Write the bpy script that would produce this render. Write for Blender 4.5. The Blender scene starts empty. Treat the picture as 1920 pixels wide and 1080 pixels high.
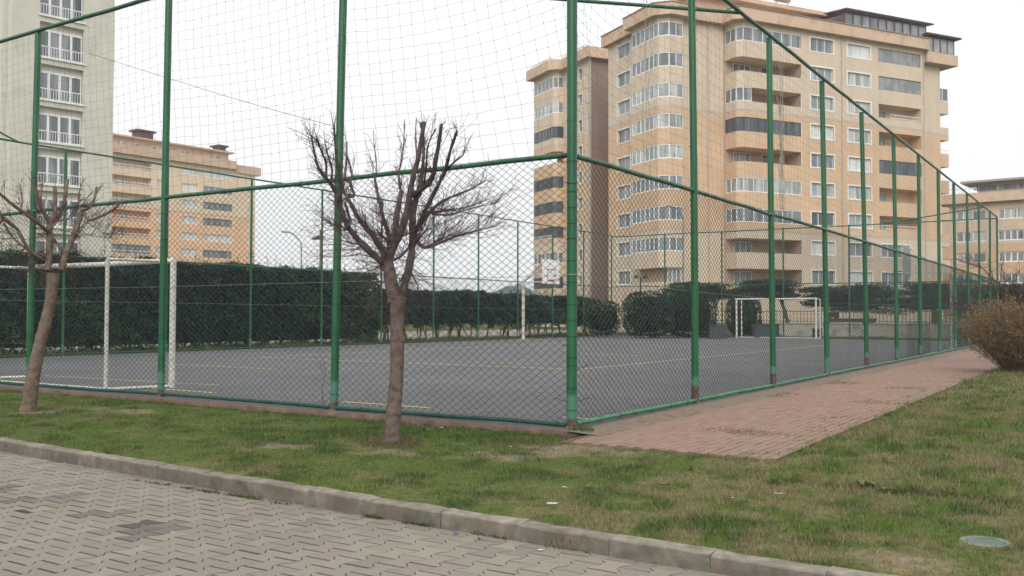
import bpy, math, random
import numpy as np
from math import radians, sin, cos, tan, pi
random.seed(7); RNG = np.random.default_rng(7)
scene = bpy.context.scene
# ------------------------------------------------------------------ camera
EYE = 1.35; FPX = 1767.0; PITCH = radians(1.639); ROLL = radians(0.131)
from mathutils import Matrix, Vector
cam_data = bpy.data.cameras.new("camera"); cam = bpy.data.objects.new("camera", cam_data)
scene.collection.objects.link(cam); scene.camera = cam
cam_data.sensor_width = 36.0; cam_data.lens = FPX / 1920 * 36.0
cam_data.clip_start = 0.05; cam_data.clip_end = 3000
cam.matrix_world = Matrix.Translation((0, 0, EYE)) @ Matrix.Rotation(radians(90) + PITCH, 4, 'X') @ Matrix.Rotation(ROLL, 4, 'Z')
# ------------------------------------------------------------------ sky and sun (overcast)
SUN_EL = radians(36); SUN_AZ = radians(-172)      # azimuth from +Y, towards -X (left)
world = bpy.data.worlds.new("World"); scene.world = world; world.use_nodes = True
wn = world.node_tree.nodes; wl = world.node_tree.links; wn.clear()
wo = wn.new('ShaderNodeOutputWorld'); bg = wn.new('ShaderNodeBackground'); sky = wn.new('ShaderNodeTexSky')
sky.sky_type = 'NISHITA'; sky.sun_disc = False; sky.sun_elevation = SUN_EL; sky.sun_rotation = SUN_AZ
sky.air_density = 1.0; sky.dust_density = 6.0; sky.ozone_density = 1.0
hs = wn.new('ShaderNodeHueSaturation'); hs.inputs['Saturation'].default_value = 0.10
mx = wn.new('ShaderNodeMixRGB'); mx.inputs[0].default_value = 0.72; mx.inputs[2].default_value = (11.2, 11.25, 11.4, 1)   # cloud deck
wl.new(sky.outputs[0], hs.inputs['Color']); wl.new(hs.outputs[0], mx.inputs[1]); wl.new(mx.outputs[0], bg.inputs[0])
bg.inputs[1].default_value = 0.10; wl.new(bg.outputs[0], wo.inputs[0])
sl = bpy.data.lights.new("sun", 'SUN'); sl.energy = 1.35; sl.angle = radians(40); sl.color = (1, 0.97, 0.93)
sun = bpy.data.objects.new("sun", sl); scene.collection.objects.link(sun)
sdir = Vector((sin(SUN_AZ) * cos(SUN_EL), cos(SUN_AZ) * cos(SUN_EL), sin(SUN_EL)))
sun.rotation_euler = sdir.to_track_quat('Z', 'Y').to_euler(); sun.location = (0, 0, 60)
scene.view_settings.view_transform = 'Standard'; scene.view_settings.look = 'None'
scene.view_settings.exposure = 0.30; scene.view_settings.gamma = 1.0
# ------------------------------------------------------------------ pixel <-> world (photo pixels, 1920 x 1080)
def ray(px, py):
    a, b = px - 960, py - 540; c, s = cos(ROLL), sin(ROLL)
    u, v = c * a + s * b, -s * a + c * b
    x, yc, zc = u / FPX, 1.0, -v / FPX
    y = cos(PITCH) * yc - sin(PITCH) * zc; z = sin(PITCH) * yc + cos(PITCH) * zc
    return np.array([x / y, 1.0, z / y])
def W(px, py, Z): return ray(px, py) * Z + np.array([0, 0, EYE])
def G(px, py, z=0.0):
    r = ray(px, py); return r * ((z - EYE) / r[2]) + np.array([0, 0, EYE])
TH = radians(32.87); CU = np.array([sin(TH), cos(TH)]); CV = np.array([-cos(TH), sin(TH)]); C0 = np.array([0.715, 11.29])
SU, SV = 3.885, 3.843; LU, LV = 12 * SU, 6 * SV; HM, HT = 3.276, 6.633
def UV(u, v, z=0.0): q = C0 + CU * u + CV * v; return np.array([q[0], q[1], z])
def toUV(p): d = np.array(p[:2]) - C0; return float(d @ CU), float(d @ CV)
# ------------------------------------------------------------------ mesh helpers
COL = scene.collection
class MB:
    def __init__(s): s.v = []; s.f = []; s.n = 0; s.c = []; s.hc = False; s.mi = 0; s.ml = []
    def add(s, V, F, col=None):
        if isinstance(F, list) and len({len(f) for f in F}) > 1:
            for k in sorted({len(f) for f in F}): s.add(V, [f for f in F if len(f) == k], col)
            return s
        V = np.asarray(V, float).reshape(-1, 3); s.v.append(V)
        F = np.asarray(F, int); s.f.append(F + s.n); s.n += len(V); s.ml.append(np.full(len(F), s.mi))
        if col is None: s.c.append(np.ones((len(V), 3)))
        else: s.hc = True; s.c.append(np.broadcast_to(np.asarray(col, float), (len(V), 3)))
        return s
    def box(s, c, ax, ay, az, hx, hy, hz, col=None):
        c, ax, ay, az = [np.asarray(k, float) for k in (c, ax, ay, az)]
        V = [c + ax * hx * i + ay * hy * j + az * hz * k for i in (-1, 1) for j in (-1, 1) for k in (-1, 1)]
        return s.add(V, [[0, 1, 3, 2], [4, 6, 7, 5], [0, 4, 5, 1], [2, 3, 7, 6], [0, 2, 6, 4], [1, 5, 7, 3]], col)
    def bb(s, x0, x1, y0, y1, z0, z1, col=None):
        return s.box(((x0 + x1) / 2, (y0 + y1) / 2, (z0 + z1) / 2), (1, 0, 0), (0, 1, 0), (0, 0, 1), (x1 - x0) / 2, (y1 - y0) / 2, (z1 - z0) / 2, col)
    def bar(s, p, q, hw, hd, up=(0, 0, 1), col=None):
        p, q = np.asarray(p, float), np.asarray(q, float); d = q - p; L = np.linalg.norm(d); d /= L
        up = np.asarray(up, float); sd = np.cross(d, up)
        if np.linalg.norm(sd) < 1e-6: sd = np.cross(d, (1, 0, 0))
        sd /= np.linalg.norm(sd); u2 = np.cross(sd, d)
        return s.box((p + q) / 2, d, sd, u2, L / 2, hw, hd, col)
    def tube(s, P, R, n=8, cap=True, wob=0.0, col=None):
        P = np.asarray(P, float); m = len(P); R = np.broadcast_to(np.asarray(R, float), (m,))
        T = np.gradient(P, axis=0); T /= np.linalg.norm(T, axis=1)[:, None] + 1e-12
        ref = np.array([0, 0, 1.0]) if abs(T[0][2]) < .9 else np.array([1.0, 0, 0])
        V = []; a = np.arange(n) * 2 * pi / n; N = ref
        for i in range(m):
            N = N - T[i] * (N @ T[i]); N /= np.linalg.norm(N) + 1e-12; B = np.cross(T[i], N)
            rr = R[i] * (1 + (RNG.normal(0, wob, n) if wob else 0))
            V.append(P[i] + (np.outer(np.cos(a) * rr, N) + np.outer(np.sin(a) * rr, B)))
        V = np.concatenate(V); k = np.arange(n); k2 = (k + 1) % n; F = []
        for i in range(m - 1): F.append(np.stack([i * n + k, i * n + k2, (i + 1) * n + k2, (i + 1) * n + k], 1))
        s.add(V, np.concatenate(F), col)
        if cap and n > 3:
            for base, c, rev in ((0, P[0], True), ((m - 1) * n, P[-1], False)):
                ring = V[base:base + n]; VV = np.vstack([ring, c[None]])
                FF = np.stack([k, k2, np.full(n, n)], 1)
                if rev: FF = FF[:, ::-1]
                s.add(VV, FF, col)
        return s
    def segs(s, A, B, r, n=3, col=None):
        A = np.asarray(A, float); B = np.asarray(B, float); m = len(A)
        if m == 0: return s
        r = np.broadcast_to(np.asarray(r, float).reshape(-1, 1) if np.ndim(r) else r, (m, 1))
        D = B - A; D /= np.linalg.norm(D, axis=1)[:, None] + 1e-12
        ref = np.where(np.abs(D[:, 2:3]) < .8, np.array([[0, 0, 1.0]]), np.array([[0.3, 1.0, 0]]))
        X = np.cross(D, ref); X /= np.linalg.norm(X, axis=1)[:, None]; Y = np.cross(D, X)
        V = np.empty((m, 2 * n, 3))
        for k in range(n):
            o = (X * cos(2 * pi * k / n) + Y * sin(2 * pi * k / n)) * r
            V[:, k] = A + o; V[:, n + k] = B + o
        F = np.array([[k, (k + 1) % n, n + (k + 1) % n, n + k] for k in range(n)])
        F = (F[None] + (np.arange(m) * 2 * n)[:, None, None]).reshape(-1, 4)
        if col is not None and np.ndim(col) == 2: col = np.repeat(np.asarray(col), 2 * n, axis=0)
        return s.add(V.reshape(-1, 3), F, col)
    def lathe(s, c, prof, n=16, col=None):
        c = np.asarray(c, float)
        V = [[c[0] + r * cos(2 * pi * k / n), c[1] + r * sin(2 * pi * k / n), c[2] + z] for r, z in prof for k in range(n)]
        F = [[i * n + k, i * n + (k + 1) % n, (i + 1) * n + (k + 1) % n, (i + 1) * n + k] for i in range(len(prof) - 1) for k in range(n)]
        return s.add(V, F, col)
    def build(s, name, mat, parent=None, smooth=False, loc=None):
        if not s.v: raise ValueError(name)
        V = np.concatenate(s.v)
        org = wloc(parent) if parent is not None else (np.zeros(3) if loc is None else np.asarray(loc, float))
        if org.any(): V = V - org
        me = bpy.data.meshes.new(name)
        idx = np.concatenate([f.ravel() for f in s.f]); cnt = np.concatenate([np.full(len(f), f.shape[1]) for f in s.f])
        st = np.concatenate([[0], np.cumsum(cnt)[:-1]])
        me.vertices.add(len(V)); me.vertices.foreach_set('co', V.ravel().astype(np.float32))
        me.loops.add(len(idx)); me.loops.foreach_set('vertex_index', idx.astype(np.int32))
        me.polygons.add(len(cnt)); me.polygons.foreach_set('loop_start', st.astype(np.int32)); me.polygons.foreach_set('loop_total', cnt.astype(np.int32))
        me.polygons.foreach_set('use_smooth', np.full(len(cnt), bool(smooth)))
        me.update(calc_edges=True)
        if s.hc:
            at = me.color_attributes.new('col', 'FLOAT_COLOR', 'POINT'); cc = np.concatenate(s.c)
            at.data.foreach_set('color', np.hstack([cc, np.ones((len(cc), 1))]).ravel().astype(np.float32))
        if isinstance(mat, (list, tuple)):
            for q in mat: me.materials.append(q)
            me.polygons.foreach_set('material_index', np.concatenate(s.ml).astype(np.int32))
        elif mat: me.materials.append(mat)
        ob = bpy.data.objects.new(name, me); COL.objects.link(ob)
        if parent is not None: ob.parent = parent
        elif org.any(): ob.location = org
        return ob
WL = {}
def wloc(o):
    p = np.zeros(3)
    while o is not None: p = p + np.array(o.location); o = o.parent
    return p
def tag(o, label, cat, group=None, kind=None):
    o['label'] = label; o['category'] = cat
    if group: o['group'] = group
    if kind: o['kind'] = kind
    return o
def thing(name, label, cat, loc, group=None):
    o = bpy.data.objects.new(name, None); COL.objects.link(o); o.location = [float(k) for k in loc]; o.empty_display_size = .2
    return tag(o, label, cat, group)
def structure(o): o['kind'] = 'structure'; return o
# value noise
def _h(ix, iy, sd): n = (ix * 374761393 + iy * 668265263 + sd * 974634777) & 0x7fffffff; n = (n ^ (n >> 13)) * 1274126177 & 0x7fffffff; return ((n ^ (n >> 16)) & 0xffff) / 65535.0
def vn(x, y, sd=0):
    x = np.asarray(x, float); y = np.asarray(y, float); ix = np.floor(x).astype(np.int64); iy = np.floor(y).astype(np.int64)
    fx = x - ix; fy = y - iy; fx = fx * fx * (3 - 2 * fx); fy = fy * fy * (3 - 2 * fy)
    return (_h(ix, iy, sd) * (1 - fx) + _h(ix + 1, iy, sd) * fx) * (1 - fy) + (_h(ix, iy + 1, sd) * (1 - fx) + _h(ix + 1, iy + 1, sd) * fx) * fy
def fbm(x, y, sd=0, o=4): return sum(vn(x * 2 ** k, y * 2 ** k, sd + k) * .5 ** k for k in range(o)) / sum(.5 ** k for k in range(o))
def sstep(a, b, x): t = np.clip((x - a) / (b - a), 0, 1); return t * t * (3 - 2 * t)
# ------------------------------------------------------------------ materials
def M(name, rough=.8, spec=.5, metallic=0.0):
    m = bpy.data.materials.new(name); m.use_nodes = True; p = m.node_tree.nodes['Principled BSDF']
    p.inputs['Roughness'].default_value = rough; p.inputs['Specular IOR Level'].default_value = spec; p.inputs['Metallic'].default_value = metallic
    return m
class NT:
    def __init__(s, m): s.m = m; s.t = m.node_tree; s.p = s.t.nodes['Principled BSDF']; s.geo = None
    def N(s, ty, **k):
        n = s.t.nodes.new(ty)
        for a, b in k.items(): setattr(n, a, b)
        return n
    def L(s, a, b): s.t.links.new(a, b)
    def pos(s):
        if s.geo is None: s.geo = s.N('ShaderNodeNewGeometry')
        return s.geo.outputs['Position']
    def noise(s, scale, detail=4, rough=.6, vec=None, stretch=None):
        n = s.N('ShaderNodeTexNoise'); n.inputs['Scale'].default_value = scale; n.inputs['Detail'].default_value = detail; n.inputs['Roughness'].default_value = rough
        v = vec or s.pos()
        if stretch:
            mp = s.N('ShaderNodeMapping'); mp.inputs['Scale'].default_value = stretch; s.L(v, mp.inputs[0]); v = mp.outputs[0]
        s.L(v, n.inputs['Vector']); return n.outputs[0]
    def ramp(s, fac, stops):
        r = s.N('ShaderNodeValToRGB'); e = r.color_ramp.elements
        while len(e) < len(stops): e.new(.5)
        for k, (p, c) in enumerate(stops):
            e[k].position = p; e[k].color = tuple(c) + (1,) if len(c) == 3 else (c[0],) * 3 + (1,)
        s.L(fac, r.inputs[0]); return r.outputs[0]
    def mix(s, fac, a, b, mode='MIX'):
        n = s.N('ShaderNodeMixRGB', blend_type=mode)
        for i, v in ((0, fac), (1, a), (2, b)):
            if isinstance(v, (int, float)): n.inputs[i].default_value = v
            elif isinstance(v, (tuple, list)): n.inputs[i].default_value = tuple(v) + (1,)
            else: s.L(v, n.inputs[i])
        return n.outputs[0]
    def bump(s, h, strength=.3, dist=.02):
        b = s.N('ShaderNodeBump'); b.inputs['Strength'].default_value = strength; b.inputs['Distance'].default_value = dist
        s.L(h, b.inputs['Height']); s.L(b.outputs[0], s.p.inputs['Normal'])
    def base(s, c): s.L(c, s.p.inputs['Base Color'])
def mat_noise(name, c1, c2, scale=3, rough=.8, spec=.3, bump=0.0, bscale=None, c3=None, s3=1.0, metallic=0.0, stretch=None, attr=False):
    m = M(name, rough, spec, metallic); t = NT(m)
    f = t.noise(scale, 5, stretch=stretch); c = t.ramp(f, [(.32, c1), (.68, c2)])
    if c3 is not None: c = t.mix(t.ramp(t.noise(s3, 3), [(.52, (0,)), (.68, (1,))]), c, c3)
    if attr:
        a = t.N('ShaderNodeAttribute'); a.attribute_name = 'col'; c = t.mix(1.0, c, a.outputs['Color'], 'MULTIPLY')
    t.base(c)
    if bump: t.bump(t.noise(bscale or scale * 4, 6), bump, .02)
    return m
def mat_attr(name, rough=.8, spec=.2, nscale=None, lo=.75, hi=1.2, trans=0.0, bump=0):
    m = M(name, rough, spec); t = NT(m); a = t.N('ShaderNodeAttribute'); a.attribute_name = 'col'; c = a.outputs['Color']
    if nscale:
        c = t.mix(1.0, c, t.ramp(t.noise(nscale, 5), [(.3, (lo,)), (.7, (hi,))]), 'MULTIPLY')
    t.base(c)
    if bump: t.bump(t.noise(nscale * 2, 6), bump, .01)
    if trans:
        tr = t.N('ShaderNodeBsdfTranslucent'); t.L(c, tr.inputs[0]); ms = t.N('ShaderNodeMixShader'); ms.inputs[0].default_value = trans
        o = [n for n in t.t.nodes if n.type == 'OUTPUT_MATERIAL'][0]
        t.L(t.p.outputs[0], ms.inputs[1]); t.L(tr.outputs[0], ms.inputs[2]); t.L(ms.outputs[0], o.inputs[0])
    return m
# green paint with faded / rusty lower end
def mat_post(name, rust):
    m = M(name, .38, .5); t = NT(m)
    f = t.noise(6, 5, stretch=(1, 1, .25)); g = t.ramp(f, [(.3, (.005, .072, .026)), (.7, (.011, .115, .042))])
    sep = t.N('ShaderNodeSeparateXYZ'); t.L(t.pos(), sep.inputs[0])
    n2 = t.noise(9, 4); ad = t.N('ShaderNodeMath', operation='MULTIPLY_ADD'); t.L(n2, ad.inputs[0]); ad.inputs[1].default_value = .14; t.L(sep.outputs[2], ad.inputs[2])
    fade = t.ramp(ad.outputs[0], [(.44, (1,)), (.50, (0,))])
    c = t.mix(fade, g, (.055, .17, .115))
    c = t.mix(t.ramp(ad.outputs[0], [(rust, (1,)), (rust + .03, (0,))]), c, t.ramp(t.noise(25, 5), [(.35, (.045, .026, .020)), (.65, (.13, .085, .065))]))
    sp = t.ramp(t.noise(38, 3), [(.70, (0,)), (.76, (1,))]); c = t.mix(sp, c, (.05, .04, .03))
    t.base(c); t.bump(t.noise(60, 3), .15, .004); return m
MT = {}
MT['post'] = mat_post('green_post_paint', .17); MT['post_rusty'] = mat_post('rusty_green_post_paint', .33)
MT['green_rail'] = mat_noise('green_rail_paint', (.006, .072, .032), (.018, .125, .058), 7, .4, .5, .15, 40, (.035, .03, .022), 9)
MT['green_rail_light'] = mat_noise('faded_green_rail_paint', (.022, .17, .078), (.05, .24, .12), 7, .4, .5, .15, 40, (.04, .05, .03), 9)
MT['green_rail_dark'] = mat_noise('darker_green_rail', (.008, .05, .030), (.014, .075, .046), 7, .5, .4, .15, 40, (.02, .03, .022), 9)  # darker green than the other rails
MT['wire'] = mat_noise('coated_fence_wire', (.006, .020, .016), (.014, .034, .027), 3, .5, .4)
MT['dark_wire'] = mat_noise('dark_wire', (.012, .016, .014), (.03, .03, .028), 3, .6, .3)
MT['line_wire'] = mat_noise('pale_line_wire', (.22, .22, .18), (.32, .31, .25), 5, .6)
MT['net'] = mat_noise('ball_net_cord', (.13, .14, .12), (.24, .24, .21), 2, .8)
MT['white_paint'] = mat_noise('chipped_white_paint', (.58, .57, .50), (.72, .71, .66), 9, .45, .5, .1, 40, (.42, .38, .28), 14)
MT['bark'] = mat_noise('grey_brown_bark', (.085, .062, .052), (.19, .145, .125), 14, .9, .15, .9, 45, (.14, .115, .10), 5)
MT['bark_warm'] = mat_noise('warm_brown_bark', (.12, .085, .065), (.22, .165, .13), 12, .9, .15, .8, 45, (.12, .09, .07), 5)
MT['bark_dark'] = mat_noise('dark_purple_bark', (.06, .046, .044), (.13, .10, .095), 12, .9, .15, .8, 45, (.13, .11, .10), 5)
MT['twig'] = mat_noise('twig_bark', (.050, .028, .026), (.10, .062, .052), 8, .85, .2)
MT['leaf'] = mat_attr('hedge_leaf', .55, .3, trans=.15)
MT['hedge_core'] = mat_noise('hedge_core_shade', (.006, .009, .007), (.014, .018, .012), 4, .9, .1)  # near-black core colour, stands for the shade deep in the foliage
MT['asphalt'] = None
def build_asphalt():
    m = M('court_asphalt', .85, .3); t = NT(m)
    f = t.ramp(t.noise(.35, 5), [(.35, (.108, .108, .110)), (.65, (.148, .148, .150))])
    c = t.mix(t.ramp(t.noise(220, 2), [(.35, (.0,)), (.7, (.55,))]), f, (.185, .185, .188))
    c = t.mix(t.ramp(t.noise(4, 5), [(.50, (0,)), (.72, (.65,))]), c, (.070, .069, .071))
    c = t.mix(t.ramp(t.noise(11, 4), [(.66, (0,)), (.70, (.7,))]), c, (.06, .057, .085))
    t.base(c); t.bump(t.noise(260, 2), .35, .006); return m
MT['asphalt'] = build_asphalt()
def build_line():
    m = M('worn_yellow_line_paint', .7, .3); t = NT(m)
    wear = t.ramp(t.noise(6, 6, .7), [(.56, (0,)), (.72, (1,))])
    t.base(t.mix(t.ramp(t.noise(25, 4), [(.35, (0,)), (.6, (1,))]), (.66, .53, .15), (.50, .43, .20)))
    tr = t.N('ShaderNodeBsdfTransparent'); ms = t.N('ShaderNodeMixShader'); o = [n for n in t.t.nodes if n.type == 'OUTPUT_MATERIAL'][0]
    t.L(wear, ms.inputs[0]); t.L(t.p.outputs[0], ms.inputs[1]); t.L(tr.outputs[0], ms.inputs[2]); t.L(ms.outputs[0], o.inputs[0]); return m
MT['line'] = build_line()
MT['concrete'] = mat_noise('kerb_concrete', (.145, .128, .104), (.26, .235, .195), 9, .9, .2, .45, 90, (.15, .13, .105), 2.2, attr=True)
MT['terracotta'] = mat_noise('red_edging_concrete', (.14, .085, .062), (.25, .165, .125), 5, .9, .2, .6, 50, (.15, .13, .11), 4)
MT['paver'] = mat_attr('grey_paver_concrete', .85, .25, 90, .82, 1.12, bump=.25)
MT['brick_paver'] = mat_attr('red_paver_concrete', .85, .25, 60, .85, 1.12, bump=.25)
MT['joint_sand'] = mat_noise('joint_sand', (.05, .043, .033), (.10, .088, .066), 12, .95, .1, .4, 60)
MT['joint_red'] = mat_noise('dirty_path_joint_sand', (.035, .024, .018), (.08, .055, .04), 8, .95, .1, .4, 60)
MT['dirt'] = mat_noise('dirt_strip', (.17, .125, .098), (.30, .235, .19), 4, .95, .1, .5, 60, (.15, .13, .07), 4)
MT['soil'] = mat_attr('lawn_soil', .95, .1, 14, .62, 1.3, bump=.6)
MT['grass'] = mat_attr('grass_blade', .6, .25, trans=.3)
MT['ground'] = mat_noise('far_ground', (.05, .07, .025), (.12, .11, .06), .3, .95, .1)
MT['white_frame'] = mat_noise('white_window_frame', (.72, .72, .70), (.80, .80, .78), 2, .4, .5)
MT['dark_frame'] = mat_noise('dark_window_frame', (.04, .04, .045), (.08, .08, .085), 2, .4, .5)
MT['brown_frame'] = mat_noise('brown_window_frame', (.06, .03, .025), (.10, .05, .04), 2, .5, .5)
def mat_glass(name, c1, c2, scale=1.2):
    m = M(name, .06, .6); t = NT(m); t.base(t.ramp(t.noise(scale, 2, stretch=(1, 1, .15)), [(.42, c1), (.58, c2)])); return m
MT['pane_curtain'] = mat_glass('pane_with_curtain', (.22, .25, .25), (.46, .48, .46), 1.1)
MT['pane_grey'] = mat_glass('pane_grey', (.12, .14, .15), (.24, .26, .27))
MT['pane_light'] = mat_glass('pane_with_white_blind', (.50, .52, .51), (.66, .68, .67))
MT['pane_dark'] = mat_glass('pane_dark', (.045, .055, .065), (.10, .115, .13))
def mat_sheet():
    m = M('balcony_sheet_glass', .05, .6); t = NT(m); t.base(t.ramp(t.noise(.8, 2), [(.4, (.26, .29, .30)), (.6, (.38, .40, .41))])); t.p.inputs['Alpha'].default_value = .72; return m
MT['pane_sheet'] = mat_sheet()
def mat_facade(name, light, orange, zb, zt, grey, tilescale=1.0):
    """light above zt, orange between zb and zt, light below zb, thin grey course at both changes"""
    m = M(name, .9, .15); t = NT(m); sep = t.N('ShaderNodeSeparateXYZ'); t.L(t.pos(), sep.inputs[0])
    def mp(lo, hi, src=sep.outputs[2]):
        n = t.N('ShaderNodeMapRange'); n.inputs['From Min'].default_value = lo; n.inputs['From Max'].default_value = hi; t.L(src, n.inputs[0]); return n.outputs[0]
    up = mp(zt - .01, zt + .01); lowr = mp(zb - .01, zb + .01)
    nz = t.noise(.5, 5); L1 = t.ramp(nz, [(.3, tuple(k * .93 for k in light)), (.7, tuple(k * 1.06 for k in light))]); O1 = t.ramp(nz, [(.3, tuple(k * .92 for k in orange)), (.7, tuple(k * 1.08 for k in orange))])
    c = t.mix(lowr, L1, O1); c = t.mix(up, c, L1)
    for z in (zb, zt):
        a = mp(z - .13, z - .12); b = mp(z + .13, z + .12); mu = t.N('ShaderNodeMath', operation='MULTIPLY'); t.L(a, mu.inputs[0]); t.L(b, mu.inputs[1])
        c = t.mix(t.ramp(mu.outputs[0], [(0, (0,)), (1, (.75,))]), c, grey)
    streak = t.noise(1.0, 5, stretch=(1.5, 1.5, .10)); c = t.mix(t.ramp(streak, [(.5, (0,)), (.75, (.35,))]), c, tuple(k * .68 for k in light))
    fr = t.N('ShaderNodeMath', operation='FRACT'); ms = t.N('ShaderNodeMath', operation='MULTIPLY'); ms.inputs[1].default_value = 4.0; t.L(sep.outputs[2], ms.inputs[0]); t.L(ms.outputs[0], fr.inputs[0])
    c = t.mix(t.ramp(fr.outputs[0], [(.06, (.12,)), (.10, (0,))]), c, tuple(k * .5 for k in light))
    t.base(c); t.bump(t.noise(8, 4), .2, .02); return m
# ================================================================== GROUND, ROAD, COURT
ZR, ZK, ZL, ZP = -.22, -.09, -.07, -.03
UK = -4.25
def kerb_u(v): return np.interp(v, [-20, -4, 0, 2, 5.2, 20], [-4.75, -4.36, -4.25, -4.14, -3.98, -3.25])
def kerb_z(v): return np.interp(v, [-20, -3.5, 0], [-.112, -.108, ZK])
def quad_sheet(name, corners, mat, z):
    m = MB(); m.add([[c[0], c[1], z] for c in corners], [[0, 1, 2, 3]]); return structure(m.build(name, mat))
quad_sheet('ground', [(-600, -600), (600, -600), (600, 600), (-600, 600)], MT['ground'], -.30)
# road base and pavers
def uvquad(u0, u1, v0, v1): return [UV(u0, v0), UV(u0, v1), UV(u1, v1), UV(u1, v0)]
rb = MB(); rb.add([[*p[:2], ZR - .0055] for p in uvquad(-40, UK + .02, -60, 90)], [[0, 3, 2, 1]])
road = structure(rb.build('road', MT['joint_sand']))
def pavers():
    m = MB(); L, Wd = .250, .166; hx = L / 2 - .0095
    def prof(x): return .1042 if abs(x) > .088 else (.0602 if abs(x) < .046 else .0602 + (abs(x) - .046) / .042 * .044)
    xs = [-hx, -.088, -.046, .046, .088, hx]
    out = [(x, prof(x)) for x in xs] + [(x, -prof(x)) for x in xs[::-1]]
    out = np.array(out); inn = np.array([(x * .985, y * .985) for x, y in out]); n = len(out)
    j0 = int(-5.5 / Wd); j1 = int(16 / Wd)
    stains = [(*toUV(G(x, y, ZR)), r) for x, y, r in ((250, 990, .34), (185, 963, .18), (95, 935, .30), (10, 918, .15), (290, 985, .2))]
    for j in range(j0, j1):
        v = j * Wd; i0 = 0
        for i in range(-29, 4):
            u = i * L + (L / 2 if j % 2 else 0) + UK - .16
            if u > kerb_u(v) + .13: continue
            p = UV(u, v); Z = p[1]
            if Z < 2.5 or Z > 16 or abs(p[0]) > Z * .75 + 1.5: continue
            g = .25 + RNG.normal(0, .014) + .05 * (fbm(u * .8, v * .8, 5) - .5); col = np.array([g * 1.03, g * .91, g * .745])
            k = vn(u * 9.1, v * 7.7, 9)
            if k > .80: col = col * np.array([.96, .93, .98])
            for su, sv, r in stains:
                d = math.hypot(u - su, (v - sv) * .8)
                if d < r * RNG.uniform(.4, 1.1): col = col * RNG.uniform(.55, .8) * np.array([.97, 1.0, 1.06])
            tz = RNG.normal(0, .0012) + .012 * (fbm(u * .6, v * .6, 6) - .5); tx = RNG.normal(0, .005); ty = RNG.normal(0, .005)
            def P(a, z): return np.array([UV(u + x, v + y, ZR + z + tz + tx * x + ty * y) for x, y in a])
            V = np.vstack([P(inn, 0), P(out, -.003), P(out, -.03)])
            q = np.arange(n); q2 = (q + 1) % n
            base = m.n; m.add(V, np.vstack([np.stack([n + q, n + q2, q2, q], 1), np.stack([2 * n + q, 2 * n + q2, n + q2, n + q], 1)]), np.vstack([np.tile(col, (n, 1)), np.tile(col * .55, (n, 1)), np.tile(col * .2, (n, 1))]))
            # top: strip of quads between upper and lower rims
            m.f.append(np.array([[k, k + 1, n - 2 - k, n - 1 - k] for k in range(5)]) + base); m.ml.append(np.zeros(5))
    return m
po = pavers().build('road_paving', MT['paver']); structure(po)
# kerb: separate cast stones in one strip
def kerb():
    m = MB(); v = -9.0; k = 0
    while v < 26:
        L = .70; dz = RNG.normal(0, .003); du = RNG.normal(0, .003); tl = RNG.normal(0, .004); g = RNG.uniform(.8, 1.1); cc = (g, g * .99, g * .97)
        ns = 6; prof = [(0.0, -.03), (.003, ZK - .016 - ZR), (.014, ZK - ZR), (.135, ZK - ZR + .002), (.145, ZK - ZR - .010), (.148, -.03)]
        V = []; 
        for s in range(ns + 1):
            vv = v + .002 + (L - .004) * s / ns; ku = float(kerb_u(vv)); kz = float(kerb_z(vv)) - ZK
            for a, b in prof:
                nn = RNG.normal(0, .0028); V.append(UV(ku + du + a + nn, vv, ZR + b + kz * (b > 0) + dz + tl * s / ns + RNG.normal(0, .0030) * (b > 0)))
        n = len(prof); F = [[s * n + q, s * n + q + 1, (s + 1) * n + q + 1, (s + 1) * n + q] for s in range(ns) for q in range(n - 1)]
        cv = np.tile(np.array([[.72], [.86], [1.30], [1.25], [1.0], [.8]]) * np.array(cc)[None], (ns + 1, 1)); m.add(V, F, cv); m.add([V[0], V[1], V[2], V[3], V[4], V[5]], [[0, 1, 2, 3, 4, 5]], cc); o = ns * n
        m.add([V[o + q] for q in range(6)], [[5, 4, 3, 2, 1, 0]], cc)
        v += L; k += 1
    vs = np.linspace(-9, 26, 60); A = [UV(float(kerb_u(q)) + .02, q, ZK - .045) for q in vs]; B = [UV(float(kerb_u(q)) + .13, q, ZK - .045) for q in vs]; C_ = [UV(float(kerb_u(q)) + .02, q, ZR - .03) for q in vs]; n = 60
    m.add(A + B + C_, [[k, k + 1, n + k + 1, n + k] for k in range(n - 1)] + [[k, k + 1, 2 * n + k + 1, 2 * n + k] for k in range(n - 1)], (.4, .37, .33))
    return m
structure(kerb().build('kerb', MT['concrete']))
# lawn height and colour
def lawn_z(u, v):
    z = ZL + .035 * (fbm(u * .7, v * .7, 3) - .5) + .012 * (fbm(u * 5, v * 5, 8) - .5)
    right = sstep(-2.7, -3.1, v) * sstep(-1.72, -1.52, u + .12 * (fbm(v * 1.5, v * 0, 14) - .5)); z = z + right * .075
    pe_ = sstep(-1.5, -1.0, u) * sstep(-.3, -.5, v); z = z * (1 - pe_) + np.maximum(z, ZP - .012) * pe_
    k = kerb_u(v); w = sstep(.1, .45, u - k); z = z * w + (kerb_z(v) - .008) * (1 - w)
    return z
GREEN = np.array([.078, .136, .020]); DKG = np.array([.024, .060, .014]); TAN = np.array([.27, .215, .125]); OLV = np.array([.15, .165, .048]); BARE = np.array([.24, .185, .13])
bare_spots = [(*toUV(G(x, y, ZL)), r) for x, y, r in ((930, 857, .35), (1070, 845, .45), (740, 850, .30), (235, 770, .5), (530, 838, .28), (720, 1000, .12), (1010, 850, .3), (70, 772, .35), (1700, 1050, .22))]
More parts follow.
